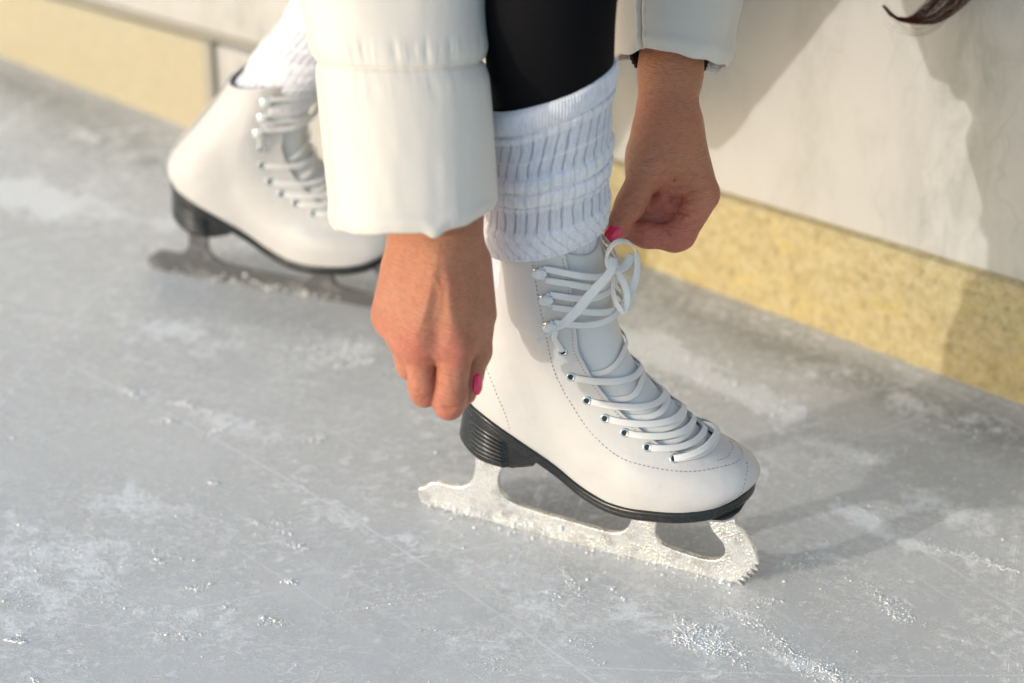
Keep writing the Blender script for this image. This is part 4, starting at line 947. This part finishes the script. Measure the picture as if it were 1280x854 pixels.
for q in [(885, 805, 260, .014, .006, -35, .0011), (862, 800, 60, .006, .004, 0, .0012), (880, 790, 60, .006, .004, 0, .0012), (735, 455+360, 40, .01, .004, -30, .0008), (930, 772, 90, .010, .004, -20, .0009), (962, 752, 50, .008, .003, -20, .0008), (1000, 820, 220, .025, .006, -48, .0009), (1040, 845, 100, .012, .006, -48, .001), (1100, 745, 110, .022, .004, -50, .0008), (1130, 770, 60, .010, .003, -50, .001),
          (1000, 640, 40, .008, .004, 0, .0010), (1010, 700, 50, .008, .004, 10, .0010), (1080, 640, 60, .012, .003, -50, .0009), (1190, 690, 120, .030, .003, -28, .0009), (1240, 705, 60, .010, .003, -28, .0010), (1090, 570, 60, .012, .004, -30, .001), (1150, 520, 60, .02, .005, -30, .001), (720, 730, 60, .010, .003, -60, .0008), (770, 745, 40, .006, .003, -60, .0008), (690, 745, 40, .006, .003, 0, .0007),
          (430, 440, 120, .018, .010, 10, .0013), (455, 455, 40, .008, .005, 10, .0013), (245, 510, 60, .012, .003, -30, .0012), (270, 540, 70, .012, .003, 35, .0012), (205, 525, 40, .008, .003, -20, .0012), (160, 490, 50, .010, .005, -20, .0012), (20, 800, 30, .003, .002, 0, .0013), (25, 803, 20, .003, .002, 0, .0015), (55, 850, 20, .004, .002, 0, .001),
          (245, 735, 50, .006, .004, 20, .0010), (280, 760, 25, .003, .003, 0, .0010), (345, 778, 40, .006, .003, 0, .0009), (335, 655, 60, .012, .003, -30, .0010), (370, 685, 30, .008, .003, -30, .0010), (360, 725, 30, .006, .003, 0, .0011), (400, 550, 20, .004, .003, 0, .0012), (195, 705, 15, .003, .003, 0, .0012), (265, 605, 15, .004, .003, 0, .0010), (230, 795, 50, .008, .003, 0, .0008), (160, 755, 60, .02, .006, -30, .0007), (60, 700, 140, .03, .012, -30, .0007), (30, 740, 100, .02, .010, -30, .0007), (150, 680, 60, .02, .004, -20, .0008),
          (475, 757, 130, .022, .0012, 12, .00055), (520, 744, 90, .014, .0010, 12, .00055), (85, 815, 60, .020, .0010, -52, .00045), (325, 620, 40, .018, .001, -52, .0005), (620, 830, 50, .010, .004, 0, .0007), (560, 790, 40, .02, .005, 0, .0006), (820, 480, 60, .02, .008, -38, .0014), (900, 470, 80, .04, .010, -38, .0014), (950, 505, 80, .03, .006, -38, .0013)]:
    clump(*q)
# snow packed along the front blade's edge
nb = 420; ub = rng.beta(1.2, 2.2, nb)*.19; zb_ = np.abs(rng.normal(0, .0035, nb))+.001+.004*smooth(.03, .09, ub)*rng.uniform(0, 1.6, nb)*(ub < .13)
sb = .00042*rng.lognormal(0, .40, nb)*np.where(ub < .13, 1.15, .6); pb = FR.W(ub, np.where(rng.uniform(0, 1, nb) < .75, .0024, .004), zb_)
o = crumbs('snow_on_blade', pb, sb, 1.); o.parent = skateA
nb = 300; ub = rng.uniform(.0, .26, nb); pb = FR.W(ub, .003+np.abs(rng.normal(0, .006, nb)), 0*ub+.0004); C.append(pb); S.append(.0005*rng.lognormal(0, .5, nb))
nb = 150; ub = rng.beta(2, 2, nb)*.2+.02; pb = BK.W(ub, -.0026+0*ub, np.abs(rng.normal(0.002, .0035, nb))+.002)
o = crumbs('snow_on_blade', pb, .0006*rng.lognormal(0, .45, nb), 1.); o.parent = skateB
cr_o = crumbs('snow_crumbs', np.concatenate(C), np.minimum(np.concatenate(S), .0013), .26); tag(cr_o, 'loose white snow crumbs scattered in drifts over the scratched ice', 'snow', kind='stuff')

# ---- boards
def board(name, o, e, u0, u1, kh, ku, label, joint=False):
    """white dasher board standing on the ice; kh = kick plate height at two places"""
    e = unit(np.array((*e, 0.))); n = np.array((e[1], -e[0], 0.)); n = n if n[1] < 0 else -n; o = np.array((*o, 0.))
    W = lambda u, w, z: o+e*u+n*w+np.array((0, 0, z))
    root = empty(name, W((u0+u1)/2, 0, 0)); tag(root, label, 'rink board', 'boards around the rink')
    kz = lambda u: kh[0]+(kh[1]-kh[0])*(u-ku[0])/(ku[1]-ku[0])
    def slab(nm, ua, ub, prof, mat, par, segs=80, wob=0.):
        us = np.linspace(ua, ub, segs); r = []
        for u in us:
            r.append([W(u, w_+(wob*(fbm(np.array([u*6, z_*6, 0.]), 2)-.5) if w_ > 0 else 0), z_) for w_, z_ in prof(u)])
        r = np.array(r); k = r.shape[1]; return mk(nm, r.reshape(-1, 3), grid_faces(segs, k, True).tolist()+[list(range(k)), [(segs-1)*k+q for q in range(k)][::-1]], mat, par, smooth=False)
    slab('panel', u0, u1, lambda u: [(-.012, 0), (-.012, 1.05), (-.030, 1.06), (-.055, 1.05), (-.055, 0)], MT['wall'], root)
    ke = ku[1] if joint else u1
    kp = slab('kickplate', u0, ke, lambda u: [(0, -.002), (0.0015, kz(u)-.004), (-.002, kz(u)), (-.0115, kz(u)+.0012), (-.0115, -.002)], MT['kick'], root, wob=.001)
    a = kp.data.attributes.new('pale', 'FLOAT', 'POINT'); a.data.foreach_set('value', [.75 if joint else .0]*len(kp.data.vertices))
    slab('cap_rail', u0, u1, lambda u: [(.004, 1.06), (.004, 1.09), (-.06, 1.09), (-.06, 1.06)], MT['grey'], root)
    if joint:
        slab('joint_strip', ke+.0005, ke+.012, lambda u: [(.004, -.002), (.004, kz(u)+.004), (-.0115, kz(u)+.004), (-.0115, -.002)], MT['grey'], root, 2)
        slab('lower_trim', ke+.0125, u1, lambda u: [(-.002, -.002), (-.002, kz(u)), (-.0115, kz(u)+.001), (-.0115, -.002)], MT['wall'], root, 4)
        slab('trim_strip', u0, u1, lambda u: [(-.0065, kz(u)+.0035), (-.0065, kz(u)+.0085), (-.0118, kz(u)+.0085), (-.0118, kz(u)+.0035)], MT['grey'], root, 20)
    return root
board('rink_board', (-.55347, 2.36378), (.7916, -.6111), -2.2, .62, (.084, .104), (.014, .314), 'left board panel with the pale yellow kickplate ending in a grey joint', joint=True)
board('rink_board', (.08717, 1.94004), (.7971, -.6038), -.22, 2.6, (.091, .107), (0., .415), 'right board panel, scuffed white above a speckled yellow kickplate, behind the front skate')

# ================================================================ LIGHT AND CAMERA
SUN_EL, SUN_AZ = 15., 26.        # travels towards +x, turned AZ degrees to +y
def setup_light():
    w = bpy.data.worlds.new('World'); SC.world = w; w.use_nodes = True; nt = w.node_tree; bg = nt.nodes['Background']
    sky = nt.nodes.new('ShaderNodeTexSky'); sky.sky_type = 'NISHITA'; sky.sun_disc = False
    d = np.array((math.cos(R_(SUN_EL))*math.cos(R_(SUN_AZ)), math.cos(R_(SUN_EL))*math.sin(R_(SUN_AZ)), -math.sin(R_(SUN_EL))))
    sky.sun_elevation = R_(SUN_EL); sky.sun_rotation = math.atan2(-d[0], -d[1]); sky.dust_density = 1.6; sky.air_density = 1.3; sky.ozone_density = 2.
    nt.links.new(sky.outputs[0], bg.inputs[0]); bg.inputs[1].default_value = .15
    l = bpy.data.lights.new('sun', 'SUN'); l.energy = .82; l.angle = R_(.7); l.color = (1., .97, .93)
    o = bpy.data.objects.new('sun', l); COL.objects.link(o)
    from mathutils import Vector
    o.rotation_euler = Vector(d).to_track_quat('-Z', 'Y').to_euler(); o.location = (-3, 0, 4)
setup_light()
cam = bpy.data.cameras.new('camera'); co_ = bpy.data.objects.new('camera', cam); COL.objects.link(co_); SC.camera = co_
co_.location = (0, 0, CH); co_.rotation_euler = (R_(90)-PITCH, 0, 0)
cam.sensor_width = 36; cam.lens = 36*FOC/1280; cam.clip_start = .05; cam.clip_end = 200
cam.dof.use_dof = True; cam.dof.focus_distance = 1.735; cam.dof.aperture_fstop = 3.2
SC.view_settings.view_transform = 'Standard'; SC.view_settings.look = 'None'; SC.view_settings.exposure = .92; SC.view_settings.gamma = 1
# give every thing its own origin at its base
from mathutils import Matrix, Vector
bases = {skateA: FR.o, skateB: BK.o}
for o in list(COL.objects):
    if o.type == 'EMPTY' and o.parent is None:
        b = bases.get(o)
        if b is None:
            zs = [v.co for ch in o.children for v in ch.data.vertices]; b = (sum(v.x for v in zs)/len(zs), sum(v.y for v in zs)/len(zs), 0)
        o.location = b
        for ch in o.children: ch.matrix_parent_inverse = Matrix.Translation(Vector(map(float, b))).inverted()
